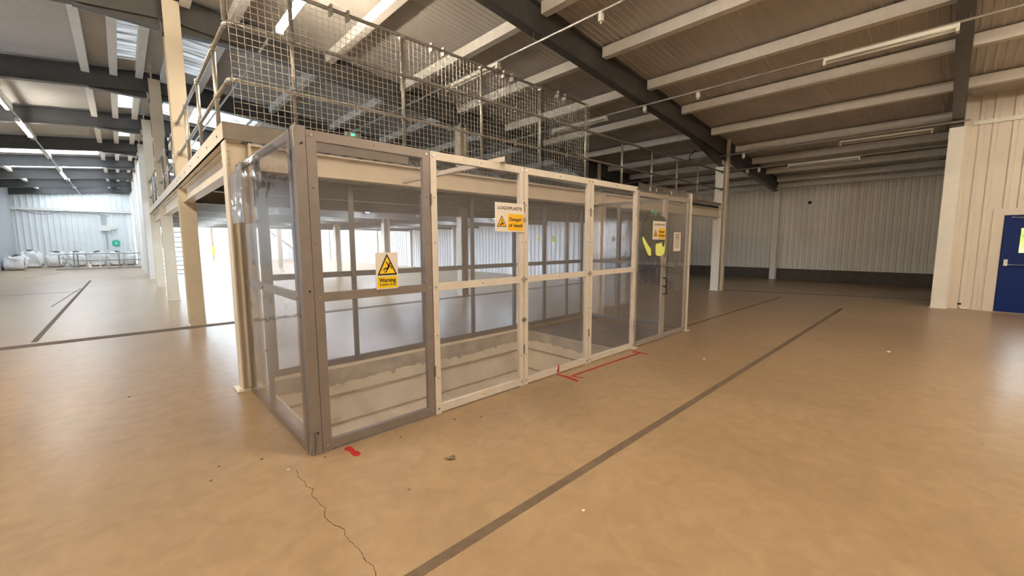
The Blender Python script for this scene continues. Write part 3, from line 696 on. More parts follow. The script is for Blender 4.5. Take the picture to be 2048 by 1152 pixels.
# right end
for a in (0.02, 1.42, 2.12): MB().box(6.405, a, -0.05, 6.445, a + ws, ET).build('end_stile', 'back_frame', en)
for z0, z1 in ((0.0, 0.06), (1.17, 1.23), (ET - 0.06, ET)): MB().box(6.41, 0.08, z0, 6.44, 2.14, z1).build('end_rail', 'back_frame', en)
MB().box(6.446, 0.0, 0.0, 6.450, 2.2, ET).build('end_sheet', 'sheet_back', en)
MB().box(6.36, -0.025, 0, 6.43, 0.018, ET + 0.04).build('end_post', 'pale_frame', en)
MB().box(6.33, -0.06, 0, 6.47, 0.06, 0.014).build('foot_plate', 'pale_frame', en)

# rear screen behind the pit
rs = thing('rear_screen', (0.3, 2.27, 0), 'grey framed clear screen along the far side of the pit under the mezzanine beam', 'screen')
BX = [0.30, 1.31, 2.42, 3.33, 4.30, 5.12, 5.82, 6.32]; Yk = 2.29
for i, x in enumerate(BX):
    w = 0.13 if i == 2 else 0.075 if i in (5, 0) else 0.058
    MB().box(x - w / 2, Yk - 0.02, 0.0, x + w / 2, Yk + 0.02, 2.37).build('stile', 'back_frame', rs)
for i in range(len(BX) - 1):
    a, c = BX[i] + 0.03, BX[i + 1] - 0.03
    for z0, z1 in ((-0.0, 0.075), (1.16, 1.23), (2.31, 2.37)): MB().box(a, Yk - 0.018, z0, c, Yk + 0.018, z1).build('rail', 'back_frame', rs)
    MB().box(a, Yk + 0.004, 0.05, c, Yk + 0.008, 2.33).build('clear_sheet', 'sheet_back', rs)
    bolt(rs, (BX[i], Yk - 0.02, 1.19), (0, -1, 0), 0.01); bolt(rs, (BX[i], Yk - 0.02, 0.05), (0, -1, 0), 0.01)

# double door of the enclosure
dr = thing('enclosure_door', (4.6, -0.01, 0), 'double-leaf smoky clear sheet door at the right end of the enclosure', 'door')
for k, (a, c) in enumerate(((4.60, 5.492), (5.498, 6.355))):
    for x in (a, c - 0.055): MB().box(x, -0.012, 0.02, x + 0.055, 0.02, 2.36).build('stile', 'pale_frame', dr)
    for z0, z1 in ((0.02, 0.08), (2.28, 2.34)): MB().box(a + 0.055, -0.01, z0, c - 0.055, 0.018, z1).build('rail', 'pale_frame', dr)
    MB().box(a + 0.002, -0.020, 0.03, c - 0.002, -0.0145, 2.46).build('leaf_sheet', 'sheet_door', dr)
    for x in (a + 0.03, c - 0.03):
        for z in (0.06, 1.15, 2.3): bolt(dr, (x, -0.02, z), (0, -1, 0), 0.010)
for z in (0.36, 2.05): MB().tube((4.592, -0.028, z - 0.09), (4.592, -0.028, z + 0.09), 0.012, 8).build('hinge', 'galv', dr)
for x, za, zc_ in ((5.46, 0.88, 1.02), (5.47, 0.75, 0.88)):
    MB().path([(x, -0.02, zc_), (x, -0.075, zc_ - 0.01), (x + 0.01, -0.078, za + 0.01), (x, -0.02, za)], 0.011, 8).build('pull_handle', 'black', dr)
h = MB().box(5.36, -0.045, 1.19, 5.50, -0.02, 1.235).build('slide_bolt', 'galv_dark', dr)
MB().path([(5.42, -0.05, 1.21), (5.62, -0.075, 1.215), (5.70, -0.09, 1.19), (5.72, -0.07, 1.15)], 0.008, 6).build('bolt_lever', 'steel', h)
MB().box(5.485, -0.028, 1.35, 5.505, -0.021, 1.95).build('edge_strip', 'galv_dark', dr)
# small slots of light at the leaf tops painted as white tabs
for x in (4.92, 5.12, 5.62): MB().box(x, -0.024, 2.37, x + 0.02, -0.0205, 2.42).build('light_slot', 'plastic_white', dr)

# ---------------------------------------------------------------- signs
def xz(y): return lambda a, z, t: (a, t, z)
def rounded(x0, z0, x1, z1, r, n=4):
    P = []
    for cx, cz, a0 in ((x1 - r, z1 - r, 0), (x0 + r, z1 - r, 90), (x0 + r, z0 + r, 180), (x1 - r, z0 + r, 270)):
        for i in range(n + 1):
            a = math.radians(a0 + 90 * i / n); P.append((cx + r * math.cos(a), cz + r * math.sin(a)))
    return P
def tri(cx, z0, w, h, r):
    pts = [(cx - w / 2, z0), (cx + w / 2, z0), (cx, z0 + h)]; P = []
    for i in range(3):
        p, q, s_ = Vector(pts[i - 1]), Vector(pts[i]), Vector(pts[(i + 1) % 3])
        a = q + (p - q).normalized() * r; c = q + (s_ - q).normalized() * r
        for t in (0, .25, .5, .75, 1): P.append(tuple(a * (1 - t) ** 2 + q * 2 * t * (1 - t) + c * t * t))
    return P
def plate(par, name, poly, m, y, th=0.0007):
    return MB().prism(poly, lambda a, z, t: (a, t, z), y - th, y).build(name, m, par)
def limb(b, pts, w, y):
    for (a, c), (e, g) in zip(pts[:-1], pts[1:]): b.bar((a, y, c), (e, y, g), 0.0012, w, up=Vector((-(g - c), 0, e - a)))
    for a, c in pts: b.tube((a, y - 0.0006, c), (a, y + 0.0006, c), w / 2, 8)
    return b
# warning sign: falling person
sx0, sx1, sz0, sz1, sy = 0.542, 0.735, 1.222, 1.522, -0.026
s = thing('warning_sign', (0.64, sy, sz0), 'yellow triangle sign reading Warning Sudden drop on the first framed panel', 'sign')
plate(s, 'board', rounded(sx0, sz0, sx1, sz1, 0.004), 'sign_white', sy, 0.003)
fy = sy - 0.003; cx = (sx0 + sx1) / 2 + 0.002
plate(s, 'triangle_border', tri(cx, 1.336, 0.178, 0.180, 0.012), 'ink', fy)
plate(s, 'triangle_face', tri(cx, 1.350, 0.138, 0.140, 0.004), 'sign_yellow', fy - 0.0007)
b = MB(); fp = fy - 0.0018; K = 0.00030
def pt(u, v): return (cx + (u - 462) * 0.00034, 1.336 + (640 - v) * 0.000378)
limb(b, [pt(440, 350), pt(465, 395), pt(505, 425)], 0.008, fp); limb(b, [pt(505, 425), pt(555, 450), pt(575, 495)], 0.008, fp)
limb(b, [pt(505, 420), pt(492, 460), pt(470, 495)], 0.014, fp); limb(b, [pt(470, 490), pt(420, 490), pt(378, 508)], 0.010, fp)
limb(b, [pt(475, 495), pt(445, 530), pt(420, 572)], 0.010, fp); b.tube((pt(522, 388)[0], fp - .0006, pt(522, 388)[1]), (pt(522, 388)[0], fp + .0006, pt(522, 388)[1]), 0.0072, 12)
limb(b, [pt(338, 528), pt(382, 528), pt(384, 585)], 0.0035, fp)
b.build('falling_figure', 'ink', s)
plate(s, 'caption_panel', rounded(sx0 + 0.010, sz0 + 0.010, sx1 - 0.008, 1.326, 0.006), 'sign_yellow', fy)
lettering('Warning', sx0 + 0.024, sx1 - 0.022, 1.280, fy - 0.0014, s, 'ink', 0.034, 0.024)
lettering('Sudden drop', sx0 + 0.026, sx1 - 0.024, 1.252, fy - 0.0014, s, 'ink', 0.019, 0.014)
# danger of death signs
def danger(x0, x1, z0, z1, y, label):
    s = thing('danger_sign', ((x0 + x1) / 2, y, z0), label, 'sign', 'danger of death signs')
    plate(s, 'board', rounded(x0, z0, x1, z1, 0.003), 'sign_white', y, 0.003); fy = y - 0.003; w = x1 - x0; h = z1 - z0
    lettering('LOGOPLASTE', x0 + 0.09 * w, x0 + 0.92 * w, z0 + 0.765 * h, fy - 0.0007, s, 'ink', 0.105 * h, 0.016)
    plate(s, 'caption_panel', rounded(x0 + 0.43 * w, z0 + 0.04 * h, x0 + 0.965 * w, z0 + 0.62 * h, 0.008), 'sign_amber', fy)
    lettering('Danger', x0 + 0.48 * w, x0 + 0.91 * w, z0 + 0.385 * h, fy - 0.0014, s, 'ink', 0.115 * h, 0.024)
    lettering('of death', x0 + 0.455 * w, x0 + 0.945 * w, z0 + 0.175 * h, fy - 0.0014, s, 'ink', 0.115 * h, 0.024)
    c = x0 + 0.22 * w
    plate(s, 'triangle_border', tri(c, z0 + 0.165 * h, 0.33 * w, 0.40 * h, 0.012), 'ink', fy)
    plate(s, 'triangle_face', tri(c, z0 + 0.19 * h, 0.27 * w, 0.325 * h, 0.006), 'sign_amber', fy - 0.0007)
    b = MB(); q = fy - 0.0018; Q = lambda u, v: (c + u * w, z0 + v * h)
    limb(b, [Q(0.0, 0.43), Q(-0.02, 0.38), Q(0.015, 0.36), Q(-0.005, 0.31)], 0.006, q)
    limb(b, [Q(-0.06, 0.245), Q(0.0, 0.265), Q(0.05, 0.29)], 0.012, q); limb(b, [Q(-0.02, 0.25), Q(-0.035, 0.215)], 0.007, q)
    limb(b, [Q(0.035, 0.27), Q(0.06, 0.22)], 0.007, q); limb(b, [Q(0.02, 0.29), Q(0.01, 0.33)], 0.007, q)
    b.build('shock_figure', 'ink', s); return s
danger(1.822, 2.236, 1.713, 2.008, -0.026, 'white and yellow danger of death sign on the middle of the enclosure front')
danger(5.02, 5.44, 1.64, 1.925, -0.040, 'white and yellow danger of death sign on the enclosure door')
s = thing('paper_notice', (5.9, -0.023, 1.447), 'white printed paper notice on the right door leaf', 'notice')
plate(s, 'paper_sheet', rounded(5.775, 1.447, 6.03, 1.76, 0.002), 'paper', -0.022, 0.001)
b = MB(); z = 1.735
for i, (w, hh) in enumerate([(0.20, 0.012), (0.16, 0.012), (0.15, 0.016), (0.19, 0.006), (0.18, 0.006), (0.19, 0.006), (0.17, 0.006), (0.19, 0.006), (0.15, 0.006), (0.18, 0.006), (0.12, 0.006)]):
    b.box(5.9025 - w / 2, -0.0238, z - hh, 5.9025 + w / 2, -0.0232, z); z -= hh + 0.015
tag(b.build('print_lines', 'ink', s), kind='stuff')
s = thing('exit_sign_reflection', (5.2, 0.03, 2.04), 'small green and white exit sign reflection in the left door leaf', 'sticker')  # mirrored exit sign drawn as a thin plate behind the leaf
plate(s, 'backing', [(5.09, 2.045), (5.26, 2.045), (5.33, 2.11), (5.09, 2.11)], 'exitgreen', 0.030, 0.001)
plate(s, 'white_figure', [(5.10, 2.07), (5.15, 2.07), (5.16, 2.105), (5.10, 2.105)], 'sign_white', 0.0288)
plate(s, 'white_arrow', [(5.22, 2.075), (5.27, 2.085), (5.30, 2.105), (5.22, 2.10)], 'sign_white', 0.0288)

# hi-vis vest reflected in the left leaf, built as flat solid pieces
hv = thing('vest_reflection', (5.18, -0.03, 1.38), 'reflection of a dark and bright yellow vest in the left door leaf', 'vest')
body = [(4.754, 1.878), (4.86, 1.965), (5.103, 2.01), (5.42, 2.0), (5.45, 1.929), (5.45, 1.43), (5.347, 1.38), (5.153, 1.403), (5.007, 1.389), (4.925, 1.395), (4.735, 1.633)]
def reflection_piece(par, name, poly, m, y, th=0.006):
    for _ in range(2):                                              # soft outline
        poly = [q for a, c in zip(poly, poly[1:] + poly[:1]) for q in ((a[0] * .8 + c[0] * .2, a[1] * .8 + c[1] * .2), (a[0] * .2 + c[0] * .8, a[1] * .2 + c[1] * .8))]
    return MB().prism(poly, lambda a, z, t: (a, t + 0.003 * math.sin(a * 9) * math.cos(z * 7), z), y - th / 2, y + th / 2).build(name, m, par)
reflection_piece(hv, 'body_reflection', body, 'reflection_dark', -0.0275)
reflection_piece(hv, 'yellow_side_reflection', [(4.732, 1.697), (4.85, 1.60), (4.943, 1.525), (4.987, 1.507), (5.007, 1.389), (4.925, 1.395), (4.82, 1.52), (4.727, 1.633)], 'reflection_yellow', -0.0335)
reflection_piece(hv, 'yellow_chest_reflection', [(5.141, 1.572), (5.22, 1.582), (5.295, 1.585), (5.33, 1.606), (5.349, 1.56), (5.385, 1.52), (5.415, 1.52), (5.44, 1.56), (5.45, 1.66), (5.455, 1.43), (5.347, 1.376), (5.24, 1.38), (5.153, 1.398)], 'reflection_yellow', -0.0335)
MB().tube((5.10, -0.021, 1.99), (5.10, -0.045, 2.0), 0.006, 8).build('added_hook', 'steel', hv)  # made-up hook for the vest reflection
for i, pts in enumerate(([(4.90, 1.63), (4.96, 1.63), (4.96, 1.80), (4.93, 1.72), (4.90, 1.70)], [(5.33, 1.62), (5.44, 1.59), (5.41, 1.70), (5.34, 1.75)])):  # vest reflections in the rear screen, drawn as flat yellow pieces
    t = tag(plate(None, 'yellow_reflection', pts, 'reflection_yellow', Yk - 0.021, 0.002), ('small yellow reflection strip on the rear screen, farther from the door', 'small yellow reflection patch on the rear screen, nearer to the door')[i], 'tag')

# ---------------------------------------------------------------- red paint and litter on the floor
def ribbon(pts, w, name, label, z=0.001):
    b = MB()
    for (a, c), (e, g) in zip(pts[:-1], pts[1:]): b.bar((a, c, z / 2), (e, g, z / 2), w * random.uniform(0.85, 1.15), z)
    return b
t = thing('paint_arrow', (3.6, -0.2, 0), 'red spray-painted measuring arrow on the floor along the enclosure', 'paint mark')
ribbon([(2.90, -0.19), (3.3, -0.195), (3.8, -0.205), (4.2, -0.215), (4.42, -0.225)], 0.035, '', '').build('shaft', 'red', t)
ribbon([(2.80, -0.035), (2.82, -0.15), (2.80, -0.30), (2.79, -0.36)], 0.05, '', '', 0.0013).build('end_stroke', 'red', t)
ribbon([(2.88, -0.19), (2.90, -0.27), (2.93, -0.33)], 0.022, '', '').build('end_stroke', 'red', t)
ribbon([(4.46, -0.08), (4.43, -0.23), (4.44, -0.36)], 0.04, '', '', 0.0013).build('end_stroke', 'red', t)
ribbon([(4.36, -0.13), (4.44, -0.24)], 0.03, '', '').build('end_stroke', 'red', t)
b = MB().prism([(2.808, 0.02), (2.85, 0.02), (2.855, 0.05), (2.848, 0.115), (2.836, 0.125), (2.828, 0.06), (2.812, 0.045)], lambda a, z, q: (a, q, z), -0.0215, -0.0205)
b.build('frame_smear', 'red', t)
P = [(0.215, -0.055), (0.24, -0.05), (0.262, -0.07), (0.262, -0.11), (0.258, -0.15), (0.272, -0.19), (0.268, -0.235), (0.245, -0.25), (0.218, -0.235), (0.212, -0.19), (0.218, -0.15), (0.208, -0.11), (0.202, -0.075)]
tag(MB().prism(P, lambda a, c, z: (a, c, z), 0.0, 0.0012).build('paint_blob', 'red', origin=(0.24, -0.15, 0)), 'red painted blob on the floor by the enclosure corner', 'paint mark')
lf = MB(); n = 10
for i in range(n):
    a = 2 * math.pi * i / n; r_ = 0.035 * (0.75 + 0.3 * math.sin(3 * a) + 0.1 * math.cos(5 * a)); lf.v.append((0.727 + 1.4 * r_ * math.cos(a), -0.765 + r_ * math.sin(a), 0.004 + 0.008 * abs(math.sin(2 * a))))
lf.v += [(0.727, -0.765, 0.003)]; lf.f += [(n, i, (i + 1) % n) for i in range(n)]
o = lf.build('dry_leaf', 'leaf_dry', origin=(0.727, -0.765, 0)); tag(o, 'crumpled dry leaf on the floor in front of the enclosure', 'leaf')
m_ = o.modifiers.new('t', 'SOLIDIFY'); m_.thickness = 0.002
CH = [((0.951, -1.815), 0.012, 'pale chip on the floor beside the long dark joint in the foreground'), ((7.022, -2.705), 0.03, 'pale chip on the open floor towards the blue door'),
      ((-0.20, -0.10), 0.012, 'tiny pale crumb beside the enclosure corner post'), ((4.75, -1.0), 0.02, 'pale chip on the floor beyond the red arrow')]
for (x, y), r, lab in CH:
    tag(MB().ball((x, y, r * 0.35), (r, r * 0.8, r * 0.4), 8, 5, lambda p, q: q * (1 + 0.2 * noise.noise(p * 3))).build('floor_chip', 'pebble', origin=(x, y, 0)), lab, 'debris')
crumbs = [(-0.55, 0.30), (-0.62, 0.12), (-0.30, 0.20), (1.35, -0.35), (1.15, -0.22), (1.75, -0.30), (0.62, -0.20), (0.05, -0.10), (-1.0, 2.6), (0.3, -0.9)]
b = MB()
for x, y in crumbs: b.ball((x, y, 0.003), (0.012, 0.007, 0.004), 6, 4)
tag(b.build('floor_grit', 'leaf_dry'), 'scattered dark grit on the concrete floor', 'grit', kind='stuff')

# ---------------------------------------------------------------- conduits, lights, sensors under the roof
def conduit(x, z, ya, yb, label, r=0.022, sq=False):
    t = thing('cable_conduit', (x, ya, z), label, 'conduit', 'roof conduits')
    b = MB().box(x - r, ya, z - r, x + r, yb, z + r) if sq else MB().tube((x, ya, z), (x, yb, z), r, 10)
    b.build('trunking', 'galv' if not sq else 'plastic_white', t)
    for y in FRAMES:
        if ya + 0.2 < y < yb:
            zz = 5.64 - 0.1 * abs(x) + 0.02
            if zz > z + 0.03: MB().tube((x, y - 0.05, z), (x, y - 0.05, zz), 0.004, 6).build('hanger_wire', 'galv_dark', t)
    return t
C1 = conduit(1.29, 5.27, -12, 20, 'galvanised conduit near the ridge carrying the lit warm tube')
C2 = conduit(4.50, 5.0, -12, 20, 'galvanised conduit crossing over the middle of the enclosure')
C3 = conduit(8.15, 4.76, -12, 20, 'galvanised conduit between the enclosure and the white columns')
C4 = conduit(13.10, 4.30, -3.3, 2.9, 'galvanised conduit passing the tops of the two white columns')
C5 = conduit(14.95, 4.10, -3.1, 20, 'galvanised conduit over the dim side aisle')
C6 = conduit(-2.78, 5.15, -12, 41.9, 'pale conduit running the length of the left hall')
MB().path([(13.10, 2.9, 4.30), (13.10, 3.02, 4.33), (13.08, 3.0, 4.45), (13.06, 2.8, 4.60)], 0.015, 6).build('conduit_hook', 'black', C4)
def batten(x, y, z, length, lit, label, twin=False):
    t = thing('batten_light', (x, y, z), label, 'light', 'batten lights')
    a, c = y - length / 2, y + length / 2
    b = MB().prism([(-0.045, 0.0), (0.045, 0.0), (0.035, -0.05), (-0.035, -0.05)], lambda p, q, s_: (x + p, s_, z + q), a, c)
    b.build('housing', 'plastic_white', t)
    for q in (a + 0.02, c - 0.02): MB().box(x - 0.055, q - 0.02, z - 0.115, x + 0.055, q + 0.02, z - 0.05).build('end_cap', 'plastic_white', t)
    for dx in ((-0.03, 0.03) if twin else (0,)):
        MB().tube((x + dx, a + 0.05, z - 0.083), (x + dx, c - 0.05, z - 0.083), 0.016, 8).build('tube', {0: 'tube_off', 1: 'tube_on', 2: 'tube_day', 3: 'tube_cool'}[lit], t, smooth=True)
    if not lit:
        b = MB(); n = 8; pr = []
        for i in range(n + 1):
            g = math.pi * i / n; pr.append((x + 0.06 * math.cos(g), z - 0.052 - 0.075 * math.sin(g)))
        for (p, q), (e, f_) in zip(pr[:-1], pr[1:]): b.quad((p, a + .03, q), (e, a + .03, f_), (e, c - .03, f_), (p, c - .03, q))
        b.build('clear_cover', 'diffuser', t, smooth=True)
    return t
batten(1.29, 4.15, 5.245, 1.5, 1, 'lit warm tube light glaring above the guard mesh', True)
batten(1.29, -2.0, 5.245, 1.5, 1, 'lit warm tube light over the front of the enclosure, above the picture', True)
batten(6.2, -6.8, zroof(6.2) - 0.235, 1.5, 1, 'added lit warm tube light behind the picture between two conduits', True)  # unseen lamp added to brighten the purlins and right wall
batten(4.5, -5.5, 4.975, 1.5, 1, 'lit warm tube light above the open floor behind the picture on the right', True)
batten(-2.78, -3.0, 5.125, 1.5, 1, 'lit warm tube light above the near left floor', True)
batten(-2.78, 1.2, 5.125, 1.5, 1, 'lit warm tube light above the left floor beside the enclosure', True)
batten(-2.78, 4.6, 5.125, 1.5, 1, 'added lit warm tube light above the left floor, farthest forward of the warm ones there', True)  # unseen lamp added to brighten the left foreground floor
batten(1.29, -8.0, 5.245, 1.5, 1, 'lit warm tube light far behind the picture near the ridge', True)
batten(-2.78, 16.2, 5.125, 2.4, 2, 'lit tube light over the left hall', True)
batten(-2.78, 28.0, 5.125, 2.4, 2, 'lit tube light far down the left hall', True)
batten(4.5, 3.65, 4.975, 1.5, 0, 'unlit tube light above the middle of the guard mesh')
batten(8.15, -2.25, 4.735, 1.6, 0, 'unlit clear-covered tube light near the dark rafter at upper right')
batten(8.15, 3.85, 4.735, 1.8, 0, 'unlit tube light above the right end of the guard mesh')
batten(13.62, -1.8, 4.33, 1.8, 0, 'unlit clear-covered tube light beside the column at the blue door wall')
batten(14.95, -0.3, 4.08, 1.8, 0, 'unlit tube light over the dim side aisle')
batten(10.9, -7.4, zroof(10.9) - 0.235, 1.5, 1, 'added lit warm tube light above the floor near the blue door, right of the picture', True)  # unseen lamp added to brighten the door wall and right side
for k, y in enumerate((8.25, 10.75, 13.25, 15.75, 18.25, 20.75)):
    for q, x in enumerate((1.9, 4.7, 9.9)):
        batten(x, y, 2.650, 2.2, 3, 'cool white tube light under the mezzanine deck, %s row back, %s line' % (ORD[k], ('left', 'middle', 'right')[q]), True)
def sensor(x, y, z, label):
    t = thing('pendant_socket', (x, y, z), label, 'socket', 'white pendant sockets')
    MB().tube((x, y, z), (x, y, z - 0.03), 0.035, 12).build('mount', 'plastic_white', t)
    MB().tube((x, y, z - 0.03), (x, y, z - 0.12), 0.046, 16, 0.042).build('socket_body', 'plastic_white', t)
    MB().tube((x, y, z - 0.12), (x, y, z - 0.155), 0.014, 10).build('cable_gland', 'plastic_white', t)
sensor(4.5, 0.62, 4.978, 'white socket hanging from the conduit at the top of the picture')
sensor(8.15, 0.70, 4.738, 'white socket under the second conduit, right of the dark rafter')
sensor(8.15, 1.92, 4.738, 'white socket under the second conduit, just left of the dark rafter')
sensor(13.1, 1.35, 4.278, 'white socket just right of the column at the mezzanine end')
sensor(14.95, 1.80, 4.078, 'left one of two small sockets over the side aisle')
sensor(14.95, 1.44, 4.078, 'right one of two small sockets over the side aisle')
tag(MB().box(XM - 0.06, -12.5, 4.22, XM - 0.023, -3.35, 4.31).build('wall_trunking', 'plastic_white', origin=(XM, -3.35, 4.22)), 'white cable trunking high on the wall above the blue door', 'trunking')
t = thing('wall_camera', (XR - 0.04, 0.86, 3.15), 'small round dark camera on the dim right wall', 'camera')
MB().tube((XR - 0.035, 0.86, 3.18), (XR - 0.08, 0.86, 3.18), 0.075, 14).build('mount', 'plastic_white', t)
MB().ball((XR - 0.09, 0.86, 3.18), (0.06, 0.065, 0.065), 12, 8).build('dome', 'black', t, smooth=True)
t = thing('wall_fitting', (XM - 0.03, -3.45, 0), 'small capped fitting low on the pale wall beside the white column', 'fitting')
MB().box(XM - 0.035, -3.48, 0.10, XM - 0.022, -3.42, 0.145).build('socket', 'black', t)
MB().ball((XM - 0.06, -3.52, 0.03), (0.04, 0.07, 0.035), 8, 5).build('base_lump', 'pebble', t)
t = thing('exit_light', (4.45, 9.6, 4.80), 'small green emergency exit light under the roof behind the mesh', 'exit light')
MB().box(4.25, 9.55, 4.80, 4.65, 9.63, 4.95).build('housing', 'plastic_white', t)
M['exit_glow'] = emit('exit_glow', (0.05, 0.8, 0.35), 3.0)
MB().box(4.40, 9.54, 4.85, 4.50, 9.549, 4.91).build('glow_panel', 'exit_glow', t)

# ---------------------------------------------------------------- stairs beneath the mezzanine
def stairs(name, label, o, d, w, n, rise, going):
    o = Vector(o); d = Vector(d); sd = Vector((-d.y, d.x, 0)); t = thing(name, o, label, 'stairs')
    for i in range(n):
        c = o + d * (going * (i + 0.5)) + Vector((0, 0, rise * (i + 1)))
        MB().bar(c - sd * (w / 2), c + sd * (w / 2), going * 0.9, 0.04).build('tread', 'galv_dark', t)
    for s_ in (-1, 1):
        e = sd * (s_ * (w / 2 + 0.02))
        MB().bar(o + e, o + e + d * (going * n) + Vector((0, 0, rise * n)), 0.03, 0.22).build('stringer', 'white_paint', t)
        up = Vector((0, 0, 0.95))
        hr = MB().tube(o + e + up, o + e + d * (going * n) + Vector((0, 0, rise * n)) + up, 0.02, 8).build('handrail', 'galv', t)
        for k in (0.05, 0.5, 0.95):
            q = o + e + d * (going * n * k) + Vector((0, 0, rise * n * k)); MB().tube(q, q + up, 0.018, 8).build('baluster', 'galv', hr)
    return t
stairs('open_tread_stairs', 'open-tread steel stairs seen between the tall columns', (0.78, 21.6, 0), (0, -1, 0), 0.9, 13, 0.207, 0.30)
stairs('open_tread_stairs', 'white steel stairs in the far corner beneath the mezzanine', (11.6, 36.5, 0), (-1, 0, 0), 0.9, 13, 0.207, 0.25)

# ---------------------------------------------------------------- far end of the left hall
def bulk_bag(i, x, y, w, h, lean, label):
    t = thing('bulk_bag', (x, y, 0), label, 'bag', 'white bulk bags along the far wall')
    def fn(p, q):
        e = 0.42; s_ = lambda v: math.copysign(abs(v) ** e, v)
        r = Vector((s_(p.x) * w / 2, s_(p.y) * 0.5, (s_(p.z) + 1) * h / 2))
        bulge = 1 + 0.12 * math.sin(math.pi * min(1, max(0, r.z / h)))
        r.x *= bulge; r.y *= bulge
        k = 0.10 * noise.noise(Vector((p.x * 2.3 + i * 7, p.y * 2.3, p.z * 2.3))) + 0.05 * noise.noise(Vector((p.x * 6 + i * 3, p.y * 6, p.z * 4)))
        r.x += k + lean * (r.z / h) ** 2; r.y += k; 
        if r.z > h * 0.6: r.z += 0.18 * noise.noise(Vector((p.x * 2 + i * 5, p.y * 2, 3)))
        r.z = max(0, r.z); return r
    MB().ball((x, y, 0), (1, 1, 1), 36, 24, fn).build('bag_body', 'bag', t, smooth=True)
    MB().ball((x + lean * 0.8, y, h * 0.93), (w * 0.30, 0.32, 0.16), 14, 8, lambda p, q: q * (1 + 0.45 * noise.noise(p * 2.5 + Vector((i * 4, 0, 0))))).build('bag_contents', 'bag_fill', t)
    for sx in (-1, 1):
        a = Vector((x + sx * w * 0.36 + lean, y - 0.42, h * 0.95))
        MB().path([a, a + Vector((sx * 0.03, 0.02, 0.13)), a + Vector((sx * 0.10, 0.05, 0.15)), a + Vector((sx * 0.13, 0.05, 0.0))], 0.02, 6).build('lifting_loop', 'bag', t)
BAGS = [(-5.80, 36.6, 0.86, 0.86, 0.14, 'slumped white bulk bag nearest the left wall'), (-5.36, 39.7, 0.84, 1.15, -0.10, 'tall white bulk bag with dark scrap on top, second from the left wall'),
        (-4.34, 39.9, 0.84, 1.02, 0.02, 'white bulk bag just left of the far railing'), (-3.28, 39.9, 0.84, 1.02, 0.0, 'white bulk bag behind the gate of the far railing'),
        (-2.25, 39.9, 0.82, 1.0, 0.02, 'white bulk bag behind the middle of the far railing'), (-1.24, 39.9, 0.80, 1.0, -0.02, 'white bulk bag below the green sign'),
        (-0.46, 40.0, 0.46, 0.95, 0.0, 'narrow white bulk bag at the right end of the row by the partition')]
for i, a in enumerate(BAGS): bulk_bag(i, *a)
r = thing('floor_railing', (-3.9, 34.5, 0), 'grey tube railing on a low kerb in front of the bulk bags', 'railing')
MB().box(-3.95, 34.35, 0, 0.6, 34.65, 0.09).build('kerb', 'concrete', r)
for z in (0.98, 0.55): MB().tube((-3.2, 34.5, z), (0.5, 34.5, z), 0.03, 8).build('rail', 'grey_rail', r)
for x in (-3.15, -2.98, -1.1, 0.3): MB().tube((x, 34.5, 0.09), (x, 34.5, 1.0), 0.032, 8).build('post', 'grey_rail', r)
MB().tube((-2.0, 34.5, 0.09), (-2.0, 34.5, 1.0), 0.03, 8).build('post', 'white_paint', r)
MB().path([(-3.15, 34.5, 0.98), (-3.78, 34.5, 0.95), (-3.78, 34.5, 0.35), (-3.15, 34.5, 0.12)], 0.026, 8).build('gate_loop', 'grey_rail', r)
MB().path([(-3.15, 34.5, 0.6), (-3.78, 34.5, 0.75)], 0.022, 8).build('gate_brace', 'grey_rail', r)
MB().box(-2.55, 34.42, 0.09, -2.4, 34.58, 0.35).build('kerb_block', 'white_paint', r)
t = thing('wall_cabinet', (-1.7, YF - 0.2, 2.45), 'white electrical cabinet with duct on the far gable wall', 'cabinet')
MB().box(-2.02, YF - 0.28, 2.6, -1.42, YF - 0.05, 3.02).build('cabinet_body', 'plastic_white', t); MB().box(-1.42, YF - 0.2, 2.72, -1.12, YF - 0.05, 2.95).build('side_box', 'plastic_white', t)
MB().box(-1.92, YF - 0.16, 3.02, -1.66, YF - 0.05, 4.02).build('cable_duct', 'rib_grey', t); MB().tube((-1.7, YF - 0.12, 1.2), (-1.7, YF - 0.12, 2.6), 0.035, 8).build('drop_pipe', 'rib_grey', t)
t = thing('green_wall_sign', (-1.2, YF - 0.09, 1.45), 'green sign on the far wall above the bulk bags', 'sign')
MB().box(-1.42, YF - 0.09, 1.45, -0.98, YF - 0.06, 1.85).build('board', 'exitgreen', t); MB().box(-1.28, YF - 0.1, 1.9, -1.12, YF - 0.06, 2.1).build('top_label', 'sign_white', t); MB().box(-1.26, YF - 0.095, 1.58, -1.14, YF - 0.091, 1.72).build('white_symbol', 'sign_white', t)
cpts = [Vector((XL + 0.3 + (4.6 * k / 20), YF - 0.34, 4.02 - 0.28 * math.sin(math.pi * k / 10) if k < 10 else 4.02 - 0.30 * ((k - 10) / 10) ** 1.3)) for k in range(21)]
tag(MB().path(cpts, 0.022, 6).build('slack_cable', 'galv_dark', wall_far), 'slack dark cable sagging along the rail')

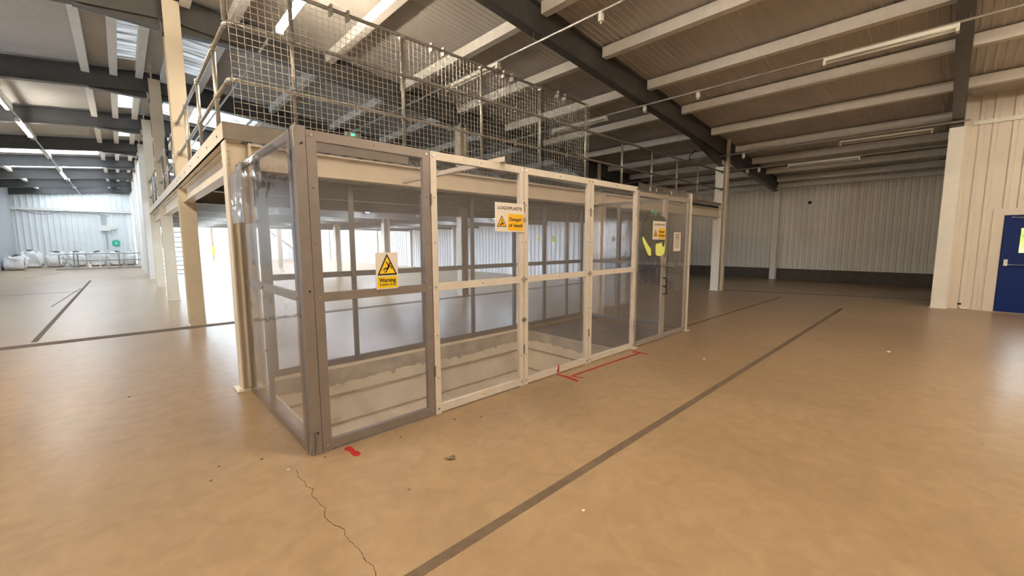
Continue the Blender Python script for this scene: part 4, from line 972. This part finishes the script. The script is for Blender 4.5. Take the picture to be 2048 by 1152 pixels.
# ---------------------------------------------------------------- outside, seen through the doorway and the door window
struct(MB().box(-40, YF + 0.0, -0.35, 45, 95, -0.01).box(-40, YB, -0.35, XL - 0.06, YF, -0.01).build('ground_yard', 'yard'), 'bright concrete yard outside')
b = MB(); b.ribs((-12, 56, 0), (1, 0, 0), 42, Z, (0, -1, 0), 0.5, 0.05, 5.5, 0.0)
f = thing('yard_building', (0, 56, 0), 'pale clad building across the bright yard', 'building'); b.build('facade', 'facade', f)
MB().box(4.0, 55.85, 0, 7.6, 55.95, 1.7).build('loading_gate', 'white_paint', f); MB().box(4.0, 55.8, 1.7, 10.5, 55.95, 1.78).build('gate_rail', 'grey_rail', f); MB().box(8.9, 55.8, 0, 9.1, 55.93, 2.0).build('down_pipe', 'grey_rail', f)
t = thing('yard_post', (5.25, 43.6, 0), 'brown post with yellow band in the bright doorway', 'post')
MB().tube((5.25, 43.6, -0.01), (5.2, 43.6, 4.2), 0.11, 12).build('pole', 'brown_post', t); MB().tube((5.25, 43.6, 0.65), (5.245, 43.6, 1.35), 0.15, 12).build('yellow_band', 'yellow', t)
for z in (1.6, 2.1): MB().tube((5.24, 43.52, z), (5.5, 43.45, z + 0.06), 0.03, 6).build('bracket', 'galv_dark', t)
struct(MB().box(20.0, -40, -0.35, 60, YF, -0.05).box(XM + 0.05, -40, -0.35, 20.0, -3.3, -0.05).build('ground_lawn', 'grass'), 'grass outside the blue door')
t = thing('hedge', (22, -6, -0.05), 'sunlit green hedge outside the door window', 'hedge')
b = MB()
for i in range(330):
    p = Vector((random.uniform(20.5, 22.5), random.uniform(-11, -4), random.uniform(0.1, 2.5))); b.ball(p, (0.3, 0.35, 0.3), 7, 5, lambda q, r_: r_ * (1 + 0.5 * noise.noise(q * 3 + p)))
tag(b.build('hedge_foliage', 'leaf', t), kind='stuff')

# daylight portals (guide the sky's light through the two openings)
def portal(name, loc, rot, sx, sy):
    l = bpy.data.lights.new(name, 'AREA'); l.shape = 'RECTANGLE'; l.size = sx; l.size_y = sy; l.cycles.is_portal = True
    o = bpy.data.objects.new(name, l); COL.objects.link(o); o.location = loc; o.rotation_euler = rot
portal('doorway_portal', ((DX0 + DX1) / 2, YF + 0.15, DZ / 2), (math.radians(-90), 0, 0), DX1 - DX0, DZ)
for d0, d1 in LOPENINGS: portal('left_opening_portal', (XL - 0.1, (d0 + d1) / 2, LDZ / 2), (0, math.radians(-90), 0), LDZ, d1 - d0)
portal('window_portal', (XM + 0.02, (gy0 + gy1) / 2, (gz0 + gz1) / 2), (0, math.radians(90), 0), gz1 - gz0, gy0 - gy1)
for o in bpy.data.objects:
    if '_o' in o: del o['_o']
